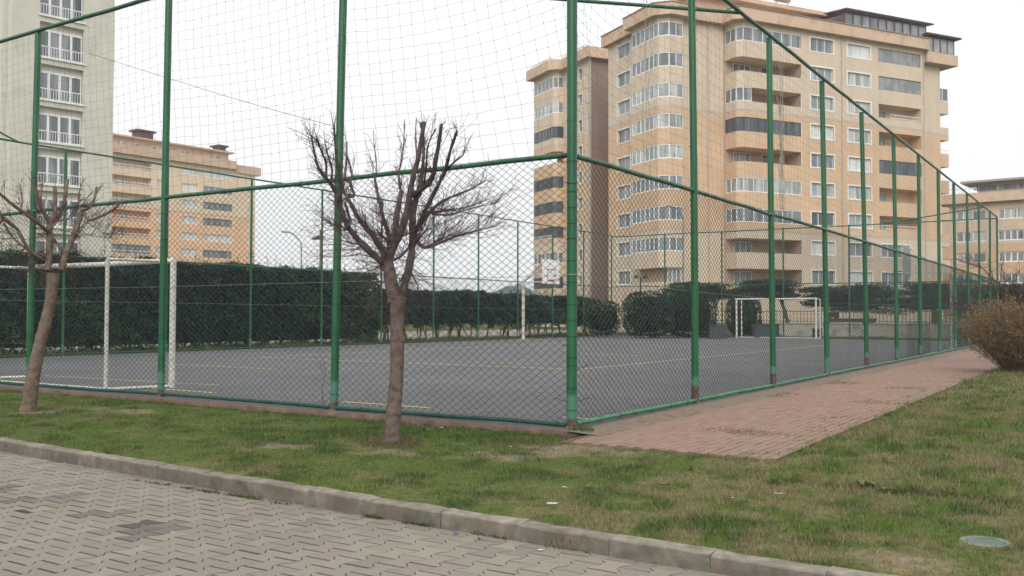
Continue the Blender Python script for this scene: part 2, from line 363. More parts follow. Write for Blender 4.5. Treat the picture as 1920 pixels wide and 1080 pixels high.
def lawn_col(u, v):
    """0..1 weights -> colour"""
    n1 = fbm(u * 1.3 + 3, v * 1.3, 21); n2 = fbm(u * 4.2, v * 4.2 + 9, 31, 3); n3 = fbm(u * .45, v * .45, 41, 3)
    right = sstep(-.8, -2.4, v)          # drier towards the right
    dry = np.clip(sstep(.55, .75, n1 * .6 + n2 * .4) * .8 + right * .65 * sstep(.36, .6, n2) + .03, 0, 1)
    dark = sstep(.52, .66, fbm(u * 3.0, v * 3.0, 51)) * .9
    near = sstep(-2.6, -4.0, u) * .30 * sstep(3, -1, v); dry = np.clip(dry + near * sstep(.4, .62, n2), 0, .95)
    dark = dark * .7; c = GREEN[None] * (1 - dark[:, None]) + DKG[None] * dark[:, None]
    c = c * (1 - dry[:, None] * .75) + (OLV * .45 + TAN * .55)[None] * dry[:, None] * .75
    st = np.exp(-((u + 1.74 + .12 * (fbm(v * 1.5, v * 0, 14) - .5)) / .10) ** 2) * sstep(-2.6, -3.1, v); c = c * (1 - .65 * st[:, None])  # shadow line of the step, with dark soil, painted into the lawn colour
    b = np.zeros_like(u)
    for su, sv, r in bare_spots:
        d = np.hypot(u - su, (v - sv) * .6) / r + (n2 - .5) * 1.6; b = np.maximum(b, sstep(1.2, .1, d) * .85)
    return c, b, dry
def lawn():
    m = MB()
    def patch(u0, u1, v0, v1, d):
        us = np.linspace(u0, u1, max(2, int((u1 - u0) / d) + 1)); vs = np.linspace(v0, v1, max(2, int((v1 - v0) / d) + 1))
        U, V = np.meshgrid(us, vs, indexing='ij'); U = U.ravel(); V = V.ravel(); U = np.maximum(U, kerb_u(V) + .10); q = C0[None] + U[:, None] * CU + V[:, None] * CV
        z = lawn_z(U, V); z = np.where((U > -.22) & (V > -.6) & (V < 24), ZL - .04, z); z = np.where((U > -.85) & (V > -2.6) & (V <= -.6), ZL - .04, z)
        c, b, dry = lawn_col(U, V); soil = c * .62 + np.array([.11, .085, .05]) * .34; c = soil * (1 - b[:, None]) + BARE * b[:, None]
        nv = len(vs); i = np.arange(len(us) - 1)[:, None] * nv + np.arange(nv - 1)[None]; i = i.ravel()
        m.add(np.stack([q[:, 0], q[:, 1], z], 1), np.stack([i, i + nv, i + nv + 1, i + 1], 1), c)
    patch(-4.6, 2.0, -8, 12, .06); patch(2.0, 24, -14, -2.0, .12); patch(-4.6, 2.0, 12, 60, .5); patch(-4.6, 2.0, -60, -8, .5)
    patch(2.0, 24, -60, -14, 1.0); patch(24, 260, -150, -2.0, 3.0); patch(2.0, 260, -2.0, 23.6, 3.0); patch(2.0, 260, 23.6, 200, 2.0)
    return m
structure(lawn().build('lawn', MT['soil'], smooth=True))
def blades():
    m = MB(); Vs = []; Cs = []
    def scatter(u0, u1, v0, v1, dens, h0, wid):
        n = int((u1 - u0) * (v1 - v0) * dens); u = RNG.uniform(u0, u1, n); v = RNG.uniform(v0, v1, n)
        p = C0[None] + u[:, None] * CU + v[:, None] * CV
        vis = (np.abs(p[:, 0]) < p[:, 1] * .58 + .8) & (p[:, 1] > 4.2)
        edge = -2.74 + .25 * (fbm(u * 2.5, v * 0 + 3, 77) - .35) + .10 * (fbm(u * 9, v * 0, 78) - .5)
        mh = toUV(G(1847, 1011, ZL + .02)); vis &= np.hypot(u - mh[0], v - mh[1]) > .155
        path = ((u > -.93 + .05 * fbm(v * 5, v * 0, 79)) & (v > edge) & (v < -.45)) | ((u > -.21) & (v > -.5)) | (u < kerb_u(v) + .13); vis &= ~path
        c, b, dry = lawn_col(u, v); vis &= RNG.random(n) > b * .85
        tall = np.maximum(sstep(.52, .72, fbm(u * 3.1, v * 3.1, 61)), 0.9 * sstep(.52, .66, fbm(u * 3.0, v * 3.0, 51))) ; right = sstep(-1.6, -2.6, v)
        vis &= RNG.random(n) < (.55 + .45 * fbm(u * 6, v * 6, 66))
        u, v, p, c, dry, tall, right = [k[vis] for k in (u, v, p, c, dry, tall, right)]; n = len(u)
        h = h0 * RNG.uniform(.5, 1.35, n) * (.50 + .80 * tall + .35 * right); a = RNG.uniform(0, 2 * pi, n)
        z = lawn_z(u, v); lean = h * RNG.uniform(.2, 1.3, n); la = a + pi / 2 + RNG.normal(0, .5, n)
        isdry = RNG.random(n) < dry * .75 + .06
        col = np.where(isdry[:, None], TAN * RNG.uniform(.5, 1.35, (n, 1)), c * RNG.uniform(.45, 1.9, (n, 1)))
        w = wid * RNG.uniform(.7, 1.3, n)
        A = np.stack([p[:, 0] - np.cos(a) * w, p[:, 1] - np.sin(a) * w, z - .004], 1); B = np.stack([p[:, 0] + np.cos(a) * w, p[:, 1] + np.sin(a) * w, z - .004], 1)
        T = np.stack([p[:, 0] + np.cos(la) * lean, p[:, 1] + np.sin(la) * lean, z + h], 1)
        V = np.stack([A, B, T], 1).reshape(-1, 3); m.add(V, np.arange(len(V)).reshape(-1, 3), np.repeat(col, 3, axis=0))
    scatter(-4.5, -2.2, -5.5, 12, 4200, .030, .0024)
    scatter(-2.2, -.20, -6.5, 12, 2600, .036, .0030)
    scatter(-.20, 6, -8, -2.0, 2600, .042, .0032)
    scatter(6, 16, -12, -2.0, 700, .05, .006); scatter(16, 24, -14, -2.2, 250, .06, .011)
    return m
g = blades().build('grass', MT['grass']); tag(g, 'short patchy green and straw grass covering the lawn in front of the court', 'grass', kind='stuff')
# weeds along kerb foot, court edging and tree bases, path joints
def weed_mass():
    m = MB()
    def tuft(u, v, z, r, n, h, cols, flat=.6):
        for _ in range(n):
            a = RNG.uniform(0, 2 * pi); rr = r * RNG.random() ** .6; uu, vv = u + rr * cos(a), v + rr * sin(a) * 1.4
            p = UV(uu, vv, z); hh = h * RNG.uniform(.4, 1.2); la = RNG.uniform(0, 2 * pi); ln = hh * RNG.uniform(.2, 1.5) * flat; w = RNG.uniform(.0025, .006)
            c = np.array(cols[int(RNG.integers(len(cols)))]) * RNG.uniform(.7, 1.3); b = RNG.uniform(0, pi)
            m.add([p + [-cos(b) * w, -sin(b) * w, 0], p + [cos(b) * w, sin(b) * w, 0], p + [cos(la) * ln, sin(la) * ln, hh]], [[0, 1, 2]], c)
    gr = [(.05, .11, .02), (.035, .08, .02), (.09, .12, .035)]; dr = [(.24, .17, .10), (.17, .115, .07), (.11, .075, .05)]
    for x0, x1, dn in ((360, 470, 30), (470, 560, 14), (690, 720, 16), (770, 810, 26), (900, 960, 16), (1030, 1150, 40), (1170, 1240, 34), (1290, 1420, 30), (255, 350, 8)):
        for _ in range(dn):
            x = RNG.uniform(x0, x1); uu, vv = toUV(G(x, 855 + x * .16, ZR)); tuft(UK - .02 - abs(RNG.normal(0, .02)), vv, ZR - .005, .035, 14, .030, gr if RNG.random() < .75 else dr)
    for (x, y, z, r, n, h, cs) in ((735, 832, ZL, .26, 500, .07, dr), (738, 834, ZL, .3, 260, .06, gr), (690, 815, ZL, .5, 500, .06, gr), (800, 815, ZL, .6, 600, .06, gr), (600, 785, ZL, .5, 300, .05, gr), (1010, 835, ZL, .5, 700, .055, dr),
                                   (940, 822, ZL, .5, 600, .07, gr), (700, 822, ZL, .4, 400, .05, dr), (1100, 822, ZL, .22, 260, .06, dr), (1090, 806, 0, .12, 140, .06, gr), (1060, 1020, ZL, .1, 60, .05, dr), (55, 768, ZL, .3, 260, .05, dr), (1390, 845, ZL, .3, 200, .05, gr), (1330, 848, ZL, .2, 100, .05, gr)):
        uu, vv = toUV(G(x, y, z)); uu2 = min(uu, -.26) if z == ZL else uu; tuft(uu2, vv, z - .005, r, n, h, cs)
    for _ in range(46):     # along the edging face
        v = RNG.uniform(-.2, 16); tuft(-.28, v, ZL - .01, .05, 40, .05, gr if RNG.random() < .5 else dr)
    for _ in range(70):     # along the path edges and joints
        u = RNG.uniform(0, 20); tuft(u, -.22 - abs(RNG.normal(0, .12)), ZP - .002, .10, 26, .022, dr + gr[2:] + gr[1:2])
    for _ in range(60):
        u = RNG.uniform(-.8, 16); tuft(u, -2.6 + abs(RNG.normal(0, .25)), ZP - .002, .08, 18, .02, dr + gr)
    for x, y in ((1375, 808), (1420, 813), (1440, 742), (1460, 738), (1580, 717), (1560, 719), (1700, 728), (1640, 755), (1245, 778), (1310, 762)):
        uu, vv = toUV(G(x, y, ZP)); tuft(uu, vv, ZP, .30, 300, .020, dr[:2] + gr[2:])
    return m
w = weed_mass().build('weeds', MT['grass']); tag(w, 'scattered weeds and dry tufts along the kerb, edging and red path', 'weeds', kind='stuff')
# broad-leaved weeds in the lawn
def broad(px, py, n, ln, label, col, name='weed_plant'):
    p = G(px, py, ZL + .02); m = MB()
    for k in range(n):
        a = 2 * pi * k / n + RNG.normal(0, .3); L = ln * RNG.uniform(.6, 1.1); up = RNG.uniform(.15, .7); d = np.array([cos(a), sin(a), 0]); s = np.array([-sin(a), cos(a), 0])
        pts = [(0, 0, .12), (.35, .32 * up + .05, .9), (.7, .42 * up, 1.0), (1.0, .30 * up - .03, .1)]; V = []
        for t, h, w_ in pts:
            c = p + d * L * t + np.array([0, 0, h * L]); ww = w_ * L * .17; V += [c - s * ww, c + [0, 0, -ww * .25], c + s * ww]
        F = [[i * 3 + j, i * 3 + j + 1, i * 3 + j + 4, i * 3 + j + 3] for i in range(3) for j in range(2)]
        m.add(V, F, np.array(col) * RNG.uniform(.8, 1.25))
    o = m.build(name, MT['grass'], loc=p); tag(o, label, 'weed', 'broad leaved weeds in the lawn'); return o
broad(1615, 908, 9, .14, 'largest pale green broad leaved weed in the lawn, right of the path corner', (.15, .20, .085))
broad(1665, 918, 6, .10, 'small flat green weed just right of the largest broad leaved weed', (.12, .17, .06))
broad(1785, 920, 7, .12, 'green weed with one upright pale leaf, rightmost of the lawn weeds', (.13, .18, .065))
broad(1450, 902, 8, .12, 'dark green broad leaved weed below the path front edge, left of the path corner', (.07, .14, .03))
broad(1395, 938, 6, .09, 'small pale weed beside the yellowish leaf in the lawn', (.16, .19, .09))
broad(1105, 912, 7, .08, 'small light weed in the middle lawn, below the fence corner post', (.13, .17, .07))
broad(1320, 1062, 7, .07, 'green weed growing at the kerb foot in the lower right corner', (.07, .15, .04))
# court slab, edging, lines
ct = MB(); ct.box(UV(LU / 2, LV / 2 + .0, -.15), (*CU, 0), (*CV, 0), (0, 0, 1), LU / 2 + .12, LV / 2 + .10, .15)
structure(ct.build('court_surface', MT['asphalt']))
ed = MB()
for a in range(0, 24): ed.box(UV(-.162 + RNG.normal(0, .002), -.20 + a + .4985, -.087), (*CV, 0), (*CU, 0), (0, 0, 1), .4985, .040, .080)
structure(ed.build('court_edging', MT['terracotta']))
ln = MB()
def line(u0, v0, u1, v1, w=.075):
    a, b = UV(u0, v0, .004), UV(u1, v1, .004); d = (b - a)[:2]; d /= np.linalg.norm(d); s = np.array([-d[1], d[0], 0]) * w / 2; ln.add([a - s, b - s, b + s, a + s], [[0, 1, 2, 3]])
c1 = toUV(G(1085, 693, 0)); UB, VB = c1
cR = toUV(G(785, 656, 0))
line(UB, VB, UB, cR[1], .085); line(UB + .03, VB, UB + 23.8, VB, .085); line(UB + .03, cR[1], UB + 23.8, cR[1], .085); line(UB + 23.8, VB, UB + 23.8, cR[1], .085)
line(UB + 8, VB + 1.4, UB + 8, VB + 4.2)
line(1.0, 2.9, 1.0, 4.6, .10); line(1.0, 7.6, 1.0, 9.2, .10); line(1.0, .3, 1.0, .7, .07); line(1.02, 13.4, 1.02, 19, .07); line(2.2, 8.9, 1.9, 14.2, .07); line(6.5, 12, 6.5, 17.5)
structure(ln.build('court_lines', MT['line']))
# red brick path
pb = MB(); pb.box(UV(23.55, -1.58, ZP - .06), (*CU, 0), (*CV, 0), (0, 0, 1), 24.45, 1.16, .0535)
structure(pb.build('path_bed', MT['joint_red']))
def path():
    m = MB(); bl, bw = .20, .10
    for j in range(0, 23):
        v = -.47 - j * bw
        for i in range(-5, 240):
            u = -.12 + i * bl + (bl / 2 if j % 2 else 0)
            if u < -.86: continue
            if u > 48: break
            g = RNG.uniform(.88, 1.10); dirt = fbm(np.array(u * .9), np.array(v * 1.6), 15); e = sstep(.9, .0, (v + 2.8)) * .5 + sstep(.55, .0, -.3 - v) * .7
            c = np.array([.295, .190, .152]) * g; dd = float(np.clip(dirt * .8 - .18 + e, 0, .85)); c = c * (1 - dd) + np.array([.26, .19, .14]) * dd
            dz = RNG.normal(0, .0015); ta, tb = RNG.normal(0, .008, 2); V = []
            for ins, z in ((.0105, 0), (.0070, -.005), (.0070, -.02)):
                for sx, sy in ((-1, -1), (1, -1), (1, 1), (-1, 1)):
                    a, b = sx * (bl / 2 - ins), sy * (bw / 2 - ins); V.append(UV(u + a, v + b, ZP + z + dz + ta * a + tb * b))
            F = [[0, 3, 2, 1]] + [[k, (k + 1) % 4, 4 + (k + 1) % 4, 4 + k] for k in range(4)] + [[4 + k, 4 + (k + 1) % 4, 8 + (k + 1) % 4, 8 + k] for k in range(4)]
            m.add(V, F, c)
    return m
structure(path().build('brick_path', MT['brick_paver']))
dm = MB()
us = np.arange(-.27, 47, .12); vs = np.array([-.36, -.33, -.30, -.27, -.225]) 
for i in range(len(us) - 1):
    pass
U_, V_ = np.meshgrid(us, np.linspace(-.52, -.075, 5), indexing='ij'); U_ = U_.ravel(); V_ = V_.ravel(); V2 = V_ + (V_ < -.5) * .16 * (fbm(U_ * 2.2, V_ * 0, 91) - .4)
q_ = C0[None] + U_[:, None] * CU + V2[:, None] * CV; zz = ZP + .012 + .016 * sstep(-.4, -.1, V2) + .006 * (fbm(U_ * 6, V2 * 6, 92) - .5) - (V_ < -.5) * .012
i_ = (np.arange(len(us) - 1)[:, None] * 5 + np.arange(4)[None]).ravel()
dm.add(np.stack([q_[:, 0], q_[:, 1], zz], 1), np.stack([i_, i_ + 5, i_ + 6, i_ + 1], 1)); structure(dm.build('dirt_strip', MT['dirt'], smooth=True))
pe = MB(); pe.box(UV(-.925, -1.60, ZP - .055), (*CV, 0), (*CU, 0), (0, 0, 1), 1.16, .024, .056); pe.box(UV(-.58, -.40, ZP - .055), (*CU, 0), (*CV, 0), (0, 0, 1), .37, .022, .060); structure(pe.build('path_edging', MT['terracotta']))
# ================================================================== FENCES
def sagnoise(s, z, sd, amp): return amp * (fbm(s * .9, z * .9 + sd * 7.3, sd, 3) - .5)
def chain_link(mb, P0, D, NRM, L, z0, z1, r, sd, wd=.128, hd=.092, bulge=.05, step=1):
    """woven diamond mesh: zig-zag wires running up the panel"""
    ncol = int(L / wd * 2) ; nrow = int((z1 - z0) / (hd / 2))
    s = np.arange(ncol + 1)[:, None] * wd / 2 * np.ones((1, nrow + 1)); z = z1 - np.arange(nrow + 1)[None] * hd / 2 * np.ones((ncol + 1, 1))
    s2 = s + .020 * (fbm(s * 1.7, z * 1.7, sd) - .5) + RNG.normal(0, .0022, s.shape); z2 = z + .045 * (fbm(s * .8 + 5, z * .8, sd + 3) - .5) + RNG.normal(0, .0022, s.shape)
    z2 -= .012 * np.sin(z * 2 + s * .5); o = bulge * (fbm(s * .7, z * .7, sd + 5) - .5)
    P = P0[None, None] + s2[..., None] * D + o[..., None] * NRM; P[..., 2] = z2
    par = (np.add.outer(np.arange(ncol + 1), np.arange(nrow + 1)) % 2) == 0
    A1 = P[:-1, :-1][par[:-1, :-1]]; B1 = P[1:, 1:][par[:-1, :-1]]; A2 = P[1:, :-1][par[1:, :-1]]; B2 = P[:-1, 1:][par[1:, :-1]]
    mb.segs(A1, B1, r); mb.segs(A2, B2, r)
    # loose twisted ends under the bottom rail
    bot = P[::2, -1]; mb.segs(bot, bot + np.stack([RNG.normal(0, .012, len(bot)), RNG.normal(0, .012, len(bot)), -RNG.uniform(.01, .05, len(bot))], 1), r)
def ball_net(mb, P0, D, NRM, L, z0, z1, r, sd, ws=.19, hs_=.155, shear=.12, post=SV, sag=.10, gather=None, skip=None):
    nc = int(L / ws); nr = int((z1 - z0) / hs_); sub = 1
    s = np.arange(nc + 1)[:, None] * ws * np.ones((1, nr + 1)); t = np.arange(nr + 1)[None] / nr * np.ones((nc + 1, 1)); z = z1 - t * (z1 - z0 - .02)
    ph = (s / post) % 1.0; sg = sag * 4 * ph * (1 - ph) * np.sin(np.clip(t * 1.15, 0, 1) * pi) ** .8
    s2 = s + shear * t + .10 * (fbm(s * .5, z * .5, sd) - .5) * np.sin(t * pi) + RNG.normal(0, .006, s.shape)
    z2 = z - sg + .07 * (fbm(s * .6 + 4, z * .6, sd + 2) - .5) + RNG.normal(0, .005, s.shape)
    if gather:   # pulled up towards a corner post
        g0, gw = gather; k = np.exp(-((s - g0) / gw) ** 2) if gw > 0 else 0; s2 = s2 + k * (g0 - s) * .55 * t; z2 = z2 + k * .25 * t * np.sin(t * pi)
    o = .16 * (fbm(s * .5, z * .5, sd + 5) - .5) * np.sin(t * pi)
    P = P0[None, None] + s2[..., None] * D + o[..., None] * NRM; P[..., 2] = z2
    keep = RNG.random((nc + 1, nr)) > .012; mb.segs(P[:, :-1][keep], P[:, 1:][keep], r)
    keep = RNG.random((nc, nr + 1)) > .012; mb.segs(P[:-1][keep], P[1:][keep], r)
    K = P[RNG.random(P.shape[:2]) > .25]; mb.segs(K - [0, 0, .005], K + [0, 0, .005], r * 2.3)
def post(parent, u, v, z1, r, top_shift=(0, 0), rusty=False, wraps=True, name='post'):
    m = MB(); b = UV(u, v, -.02); t = UV(u, v, z1) + np.array([top_shift[0], top_shift[1], 0])
    bow = RNG.normal(0, .006, 2); n = 9; P = [b + (t - b) * k / (n - 1) + np.array([bow[0], bow[1], 0]) * sin(pi * k / (n - 1)) for k in range(n)]
    m.tube(P, r, 14)
    for z in (1.55 + RNG.normal(0, .1), 3.9 + RNG.normal(0, .2)): # weld seams
        k = (z - b[2]) / (t[2] - b[2])
        if k < 1: c = b + (t - b) * k; m.tube([c - [0, 0, .006], c + [0, 0, .006]], r * 1.045, 12, cap=False)
    m.lathe(UV(u, v, -.02), [(r * 1.7, 0), (r * 1.7, .012), (r * 1.3, .035), (r * 1.05, .05)], 12)
    if wraps:
        m.mi = 1; w_ = m; z = .22
        while z < HM - .05:
            c = b + (t - b) * ((z - b[2]) / (t[2] - b[2])); a = RNG.uniform(-.35, .35); q = []
            for k in range(13): th = 2 * pi * k / 12; q.append(c + np.array([cos(th) * (r + .003), sin(th) * (r + .003), sin(th) * .012 * a * 2]))
            w_.tube(q, .0036, 5, cap=False); z += RNG.choice([.10, .19, .22, .26]) * (1 if (u, v) == (0, 0) else 1.9)
    m.build(name, [MT['post_rusty' if rusty else 'post'], MT['dark_wire']], parent, smooth=True)
def rail(parent, name, a, b, r, mat, post_pitch=None, wob=.006, tie=None):
    m = MB(); a = np.array(a); b = np.array(b); L = np.linalg.norm(b - a); n = max(3, int(L / .9)); P = [a + (b - a) * k / n for k in range(n + 1)]
    P = [p + np.array([0, 0, RNG.normal(0, wob)]) for p in P]; m.tube(P, r, 10)
    if tie:
        m.mi = 1; w_ = m; k = .12
        while k < L:
            c = a + (b - a) * k / L; d = (b - a) / L; s = np.cross(d, (0, 0, 1)); q = [c + s * cos(t) * (r + .003) + np.array([0, 0, 1.0]) * sin(t) * (r + .003) + d * .01 * cos(t) for t in np.linspace(0, 2 * pi, 9)]
            w_.tube(q, .0032, 4, cap=False); k += RNG.uniform(.8, 1.2) * tie
    return m.build(name, [mat, MT['dark_wire']], parent, smooth=True)
D3 = lambda d: np.array([d[0], d[1], 0.0])
def shift_to(u, v, z, px, py):
    """how far the top of a leaning post stands from plumb: the foot of the pixel ray at that post's distance"""
    p = UV(u, v, z); q = W(px, py, p[1]); return (q[0] - p[0], 0)
# --- near side (towards the lawn)
F1 = thing('court_fence', 'green mesh ball court fence facing the lawn and the kerb, behind the two pruned trees', 'fence', UV(0, 9, 0), 'four sides of the ball court fence')
leanL = {0: (0, 0), 1: shift_to(0, SV, HT, 646, -90), 2: shift_to(0, 2 * SV, HT, 317, -12), 3: (.12, 0), 4: (.12, 0), 5: (.1, 0), 6: (0, 0)}
post(F1, 0, 0, HT + .1, .062, (0, 0))
leanL[3] = shift_to(0, 3 * SV, HT, 72, 60)
for k in range(1, 7): post(F1, 0, k * SV, HT, .057, leanL[k], wraps=k < 4)
rail(F1, 'bottom_rail', UV(-.02, .06, .045), UV(-.02, LV, .045), .028, MT['green_rail_dark'], tie=.6)
rail(F1, 'middle_rail', UV(0, .0, HM), UV(0, LV, HM - .03), .033, MT['green_rail'], tie=.5)
rail(F1, 'top_rail', UV(0, 0, HT + .03), UV(0, LV, HT), .036, MT['green_rail'])
m = MB(); chain_link(m, UV(.035, 0, 0), D3(CV), D3(CU), LV, .03, HM + .01, .0034, 11); m.build('chain_link_mesh', MT['wire'], F1)
m = MB(); ball_net(m, UV(.02, 0, 0), D3(CV), D3(CU), LV, HM, HT, .0021, 12, shear=-.35, gather=(0.0, 1.6)); m.build('ball_net', MT['net'], F1)
m = MB(); m.tube([UV(.05, 0, 1.83), UV(.05, SV * 2, 1.80), UV(.05, LV, 1.86)], .0032, 4)
for z in (1.828, 1.838): m.tube([UV(.07 * cos(t), .07 * sin(t), z) for t in np.linspace(0, 2 * pi, 13)], .004, 4)
m.build('line_wire', MT['line_wire'], F1)
m = MB(); a = W(160, 95, 17); b = W(640, 235, 14)
P = []
for x, y in ((167, 100), (304, 143), (426, 181), (530, 211), (632, 238)):
    k = ray(x, y); p0 = C0 + CU * .1; vv = (p0[0] - k[0] * p0[1]) / (k[0] * CV[1] - CV[0]); q = p0 + CV * vv; P.append([q[0], q[1], EYE + k[2] * q[1]])
m.tube(P, .0035, 4); m.build('slack_cord', MT['dark_wire'], F1)
# loose dark wires around the corner post
m = MB()
for (x, y, dx, dy) in ((1073, 690, 45, -2), (1073, 748, 48, 2), (1073, 590, -42, 8), (1073, 335, -30, 10), (1073, 748, -50, 3), (1073, 470, -32, -6), (1073, 640, -28, 12)):
    P = [W(x + dx * .7 * t, y + dy * t + 4 * sin(t * 5), 11.25) for t in np.linspace(0, 1, 6)]; m = MB(); m.tube(P, [.004, .0035, .0035, .003, .004, .003], 5); m.build('loose_wire', MT['dark_wire'], F1)
# --- right side (along the brick path)
F2 = thing('court_fence', 'long green ball court fence along the red brick path to the brown bush', 'fence', UV(22, 0, 0), 'four sides of the ball court fence')
topR = {2: (1442, 65), 3: (1541, 150), 4: (1615, 210), 5: (1675, 252), 6: (1722, 290), 7: (1759, 320), 8: (1788, 347), 9: (1813, 363), 10: (1835, 378), 11: (1856, 393), 12: (1875, 408)}
for k in range(1, 13):
    sh = (0, 0) if k == 12 else shift_to(k * SU, 0, HT, *topR[k]) if k in topR else shift_to(SU, 0, HT, 1296, -90)
    post(F2, k * SU, 0, HT, .057 if k < 9 else .052, sh, rusty=k in (1, 2, 4), wraps=k < 6)
rail(F2, 'bottom_rail', UV(.08, -.02, .045), UV(LU, -.02, .045), .030, MT['green_rail_light'], tie=.55)
rail(F2, 'middle_rail', UV(0, 0, HM), UV(LU, 0, HM - .04), .033, MT['green_rail'], tie=.45)
rail(F2, 'top_rail', UV(0, 0, HT + .03), UV(LU, 0, HT + .03), .036, MT['green_rail'])
rail(F2, 'corner_brace', UV(1.55 * SU, .02, HT + .02), UV(.02, 1.55 * SU, HT + .02), .032, MT['green_rail'])
m = MB(); chain_link(m, UV(0, .035, 0), D3(CU), D3(CV), LU, .03, HM + .01, .0034, 21); m.build('chain_link_mesh', MT['wire'], F2)
m = MB(); ball_net(m, UV(0, .02, 0), D3(CU), D3(CV), LU, HM, HT, .0017, 22, ws=.20, shear=.12, post=SU, gather=(0.0, 1.0)); m.build('ball_net', MT['net'], F2)
m = MB(); m.tube([UV(0, .05, 1.83), UV(SU * 1.0, .05, 1.72), UV(SU * 3, .05, 1.62), UV(SU * 6, .05, 1.7), UV(LU, .05, 1.78)], .0036, 4); m.build('line_wire', MT['line_wire'], F2)
m = MB()
for (u, z0_, z1_, n) in ((1.95, 6.6, 3.55, 2), (2.12, 6.0, 3.3, 1), (8.15, 6.3, 3.3, 4)):
    for k in range(n):
        P = [UV(u + .04 * k * (1 if k % 2 else -1) + RNG.normal(0, .035), -.05 - RNG.random() * .03, z0_ + (z1_ - z0_) * t) for t in np.linspace(0, 1, 12)]; m = MB(); m.tube(P, .0032, 4); m.build('torn_net_cord', MT['line_wire'], F2)
m = MB()
for k in range(26):
    u = 8.15 + RNG.normal(0, .10); z = RNG.uniform(3.4, 5.6); P = [UV(u + RNG.normal(0, .09), -.06, z + RNG.normal(0, .10)) for _ in range(4)]
    P = [UV(8.15, -.06, 4.5)] + P; m.tube(P, .003, 4)
m.build('torn_net_tangle', MT['line_wire'], F2)
# --- far-left side
F3 = thing('court_fence', 'green ball court fence in front of the two long hedges', 'fence', UV(22, LV, 0), 'four sides of the ball court fence')
for k in range(0, 13): post(F3, k * SU, LV, HT + (.03 if k else 0), .046, (0, 0), wraps=False)
for nm, z, r in (('bottom_rail', .05, .026), ('middle_rail', HM - .05, .026), ('top_rail', HT + .03, .032)): rail(F3, nm, UV(0, LV, z), UV(LU, LV, z), r, MT['green_rail'])
a3, b3 = UV(1.6 * SU, LV, HT + .03), UV(0.02, LV - 1.5 * SU, HT + .02); rail(F3, 'corner_brace', a3, b3, .028, MT['green_rail'])
m = MB(); chain_link(m, UV(0, LV, 0), D3(CU), D3(CV), LU, .03, HM, .0024, 31, bulge=.04); m.build('chain_link_mesh', MT['wire'], F3)
m = MB(); m.tube([UV(0, LV - .05, 1.78), UV(LU, LV - .05, 1.66)], .004, 4); m.build('line_wire', MT['line_wire'], F3)
# --- far end
F4 = thing('court_fence', 'farthest green mesh ball court fence behind the far goal, in front of the tan block', 'fence', UV(LU, 11, 0), 'four sides of the ball court fence')
for k in range(1, 6): post(F4, LU, k * SV, HT, .05, (0, 0), wraps=False)
for nm, z, r in (('bottom_rail', .05, .026), ('middle_rail', HM - .03, .026), ('top_rail', HT - .05, .032)): rail(F4, nm, UV(LU, .05, z), UV(LU, LV - .05, z), r, MT['green_rail'])
rail(F4, 'corner_brace', UV(LU - 1.5 * SU, .03, HT), UV(LU - .03, 1.5 * SV, HT - .05), .03, MT['green_rail'])
m = MB(); chain_link(m, UV(LU, 0, 0), D3(CV), D3(CU), LV, .03, HM, .0024, 41, bulge=.04); m.build('chain_link_mesh', MT['wire'], F4)
MT['fine_net'] = mat_noise('fine_green_net', (.015, .06, .05), (.03, .10, .08), 3, .8)
def fine(parent, P0, D, N_, L, z0, z1, sp, r, sd):
    m = MB(); nc = int(L / sp); nr = int((z1 - z0) / sp); s = np.arange(nc + 1)[:, None] * sp * np.ones((1, nr + 1)); z = z0 + np.arange(nr + 1)[None] * sp * np.ones((nc + 1, 1))
    zt = z0 + (z - z0) * (1 + .12 * (fbm(s * .5, s * 0, sd) - .5)); o = .12 * (fbm(s * 1.2, z * .6, sd + 1) - .5)
    P = P0[None, None] + s[..., None] * D + o[..., None] * N_; P[..., 2] = zt; m.segs(P[:, :-1].reshape(-1, 3), P[:, 1:].reshape(-1, 3), r); m.segs(P[:-1].reshape(-1, 3), P[1:].reshape(-1, 3), r)
    m.build('fine_green_net', MT['fine_net'], parent)
fine(F4, UV(LU - .1, .1, 0), D3(CV), D3(CU), 7.4, .05, 3.1, .11, .006, 71)
fine(F2, UV(21.5, .08, 0), D3(CU), D3(CV), 4.4, .05, 1.2, .07, .0028, 73)
fine(F2, UV(31.0, .08, 0), D3(CU), D3(CV), 15, .05, 3.0, .13, .006, 74)
# ================================================================== GOALS
def v_at(px, u):   # court coordinate v where the sight line of a photo column meets the line u = const
    k = ray(px, 600)[0]; p = C0 + CU * u; return (p[0] - k * p[1]) / (k * CV[1] - CV[0])
def goal(u0, v0, v1, back, label, skew=0.0):
    c = UV(u0, (v0 + v1) / 2, 0); t = thing('football_goal', label, 'goal', c, 'white football goals'); H = 2.34
    def T(name, pts, r): mm = MB(); mm.tube(pts, r, 10); mm.build(name, MT['white_paint'], t, smooth=True)
    for v in (v0, v1):
        w = v + skew
        T('front_post', [UV(u0, v, 0), UV(u0, v, H * .5), UV(u0, v, H)], .058); T('rear_post', [UV(u0 + back, w, 0), UV(u0 + back, w, H - .02)], .036)
        T('top_bar', [UV(u0, v, H - .02), UV(u0 + back, w, H - .02)], .028); T('base_bar', [UV(u0, v, .03), UV(u0 + back, w, .03)], .028)
    T('crossbar', [UV(u0, v0 - .05, H), UV(u0, (v0 + v1) / 2, H - .015), UV(u0, v1 + .05, H)], .050); T('base_bar', [UV(u0 + back, v0 + skew, .03), UV(u0 + back, v1 + skew, .03)], .026)
    return t
gn = toUV(G(322, 727, 0)); g2 = toUV(G(1381, 636, 0)); g3 = toUV(G(1530, 637, 0))
goal(1.31, 9.13, v_at(56, 1.31), -1.10, 'nearer white football goal, behind the fence at the left, chipped paint', .36)
ug = LU - 1.4
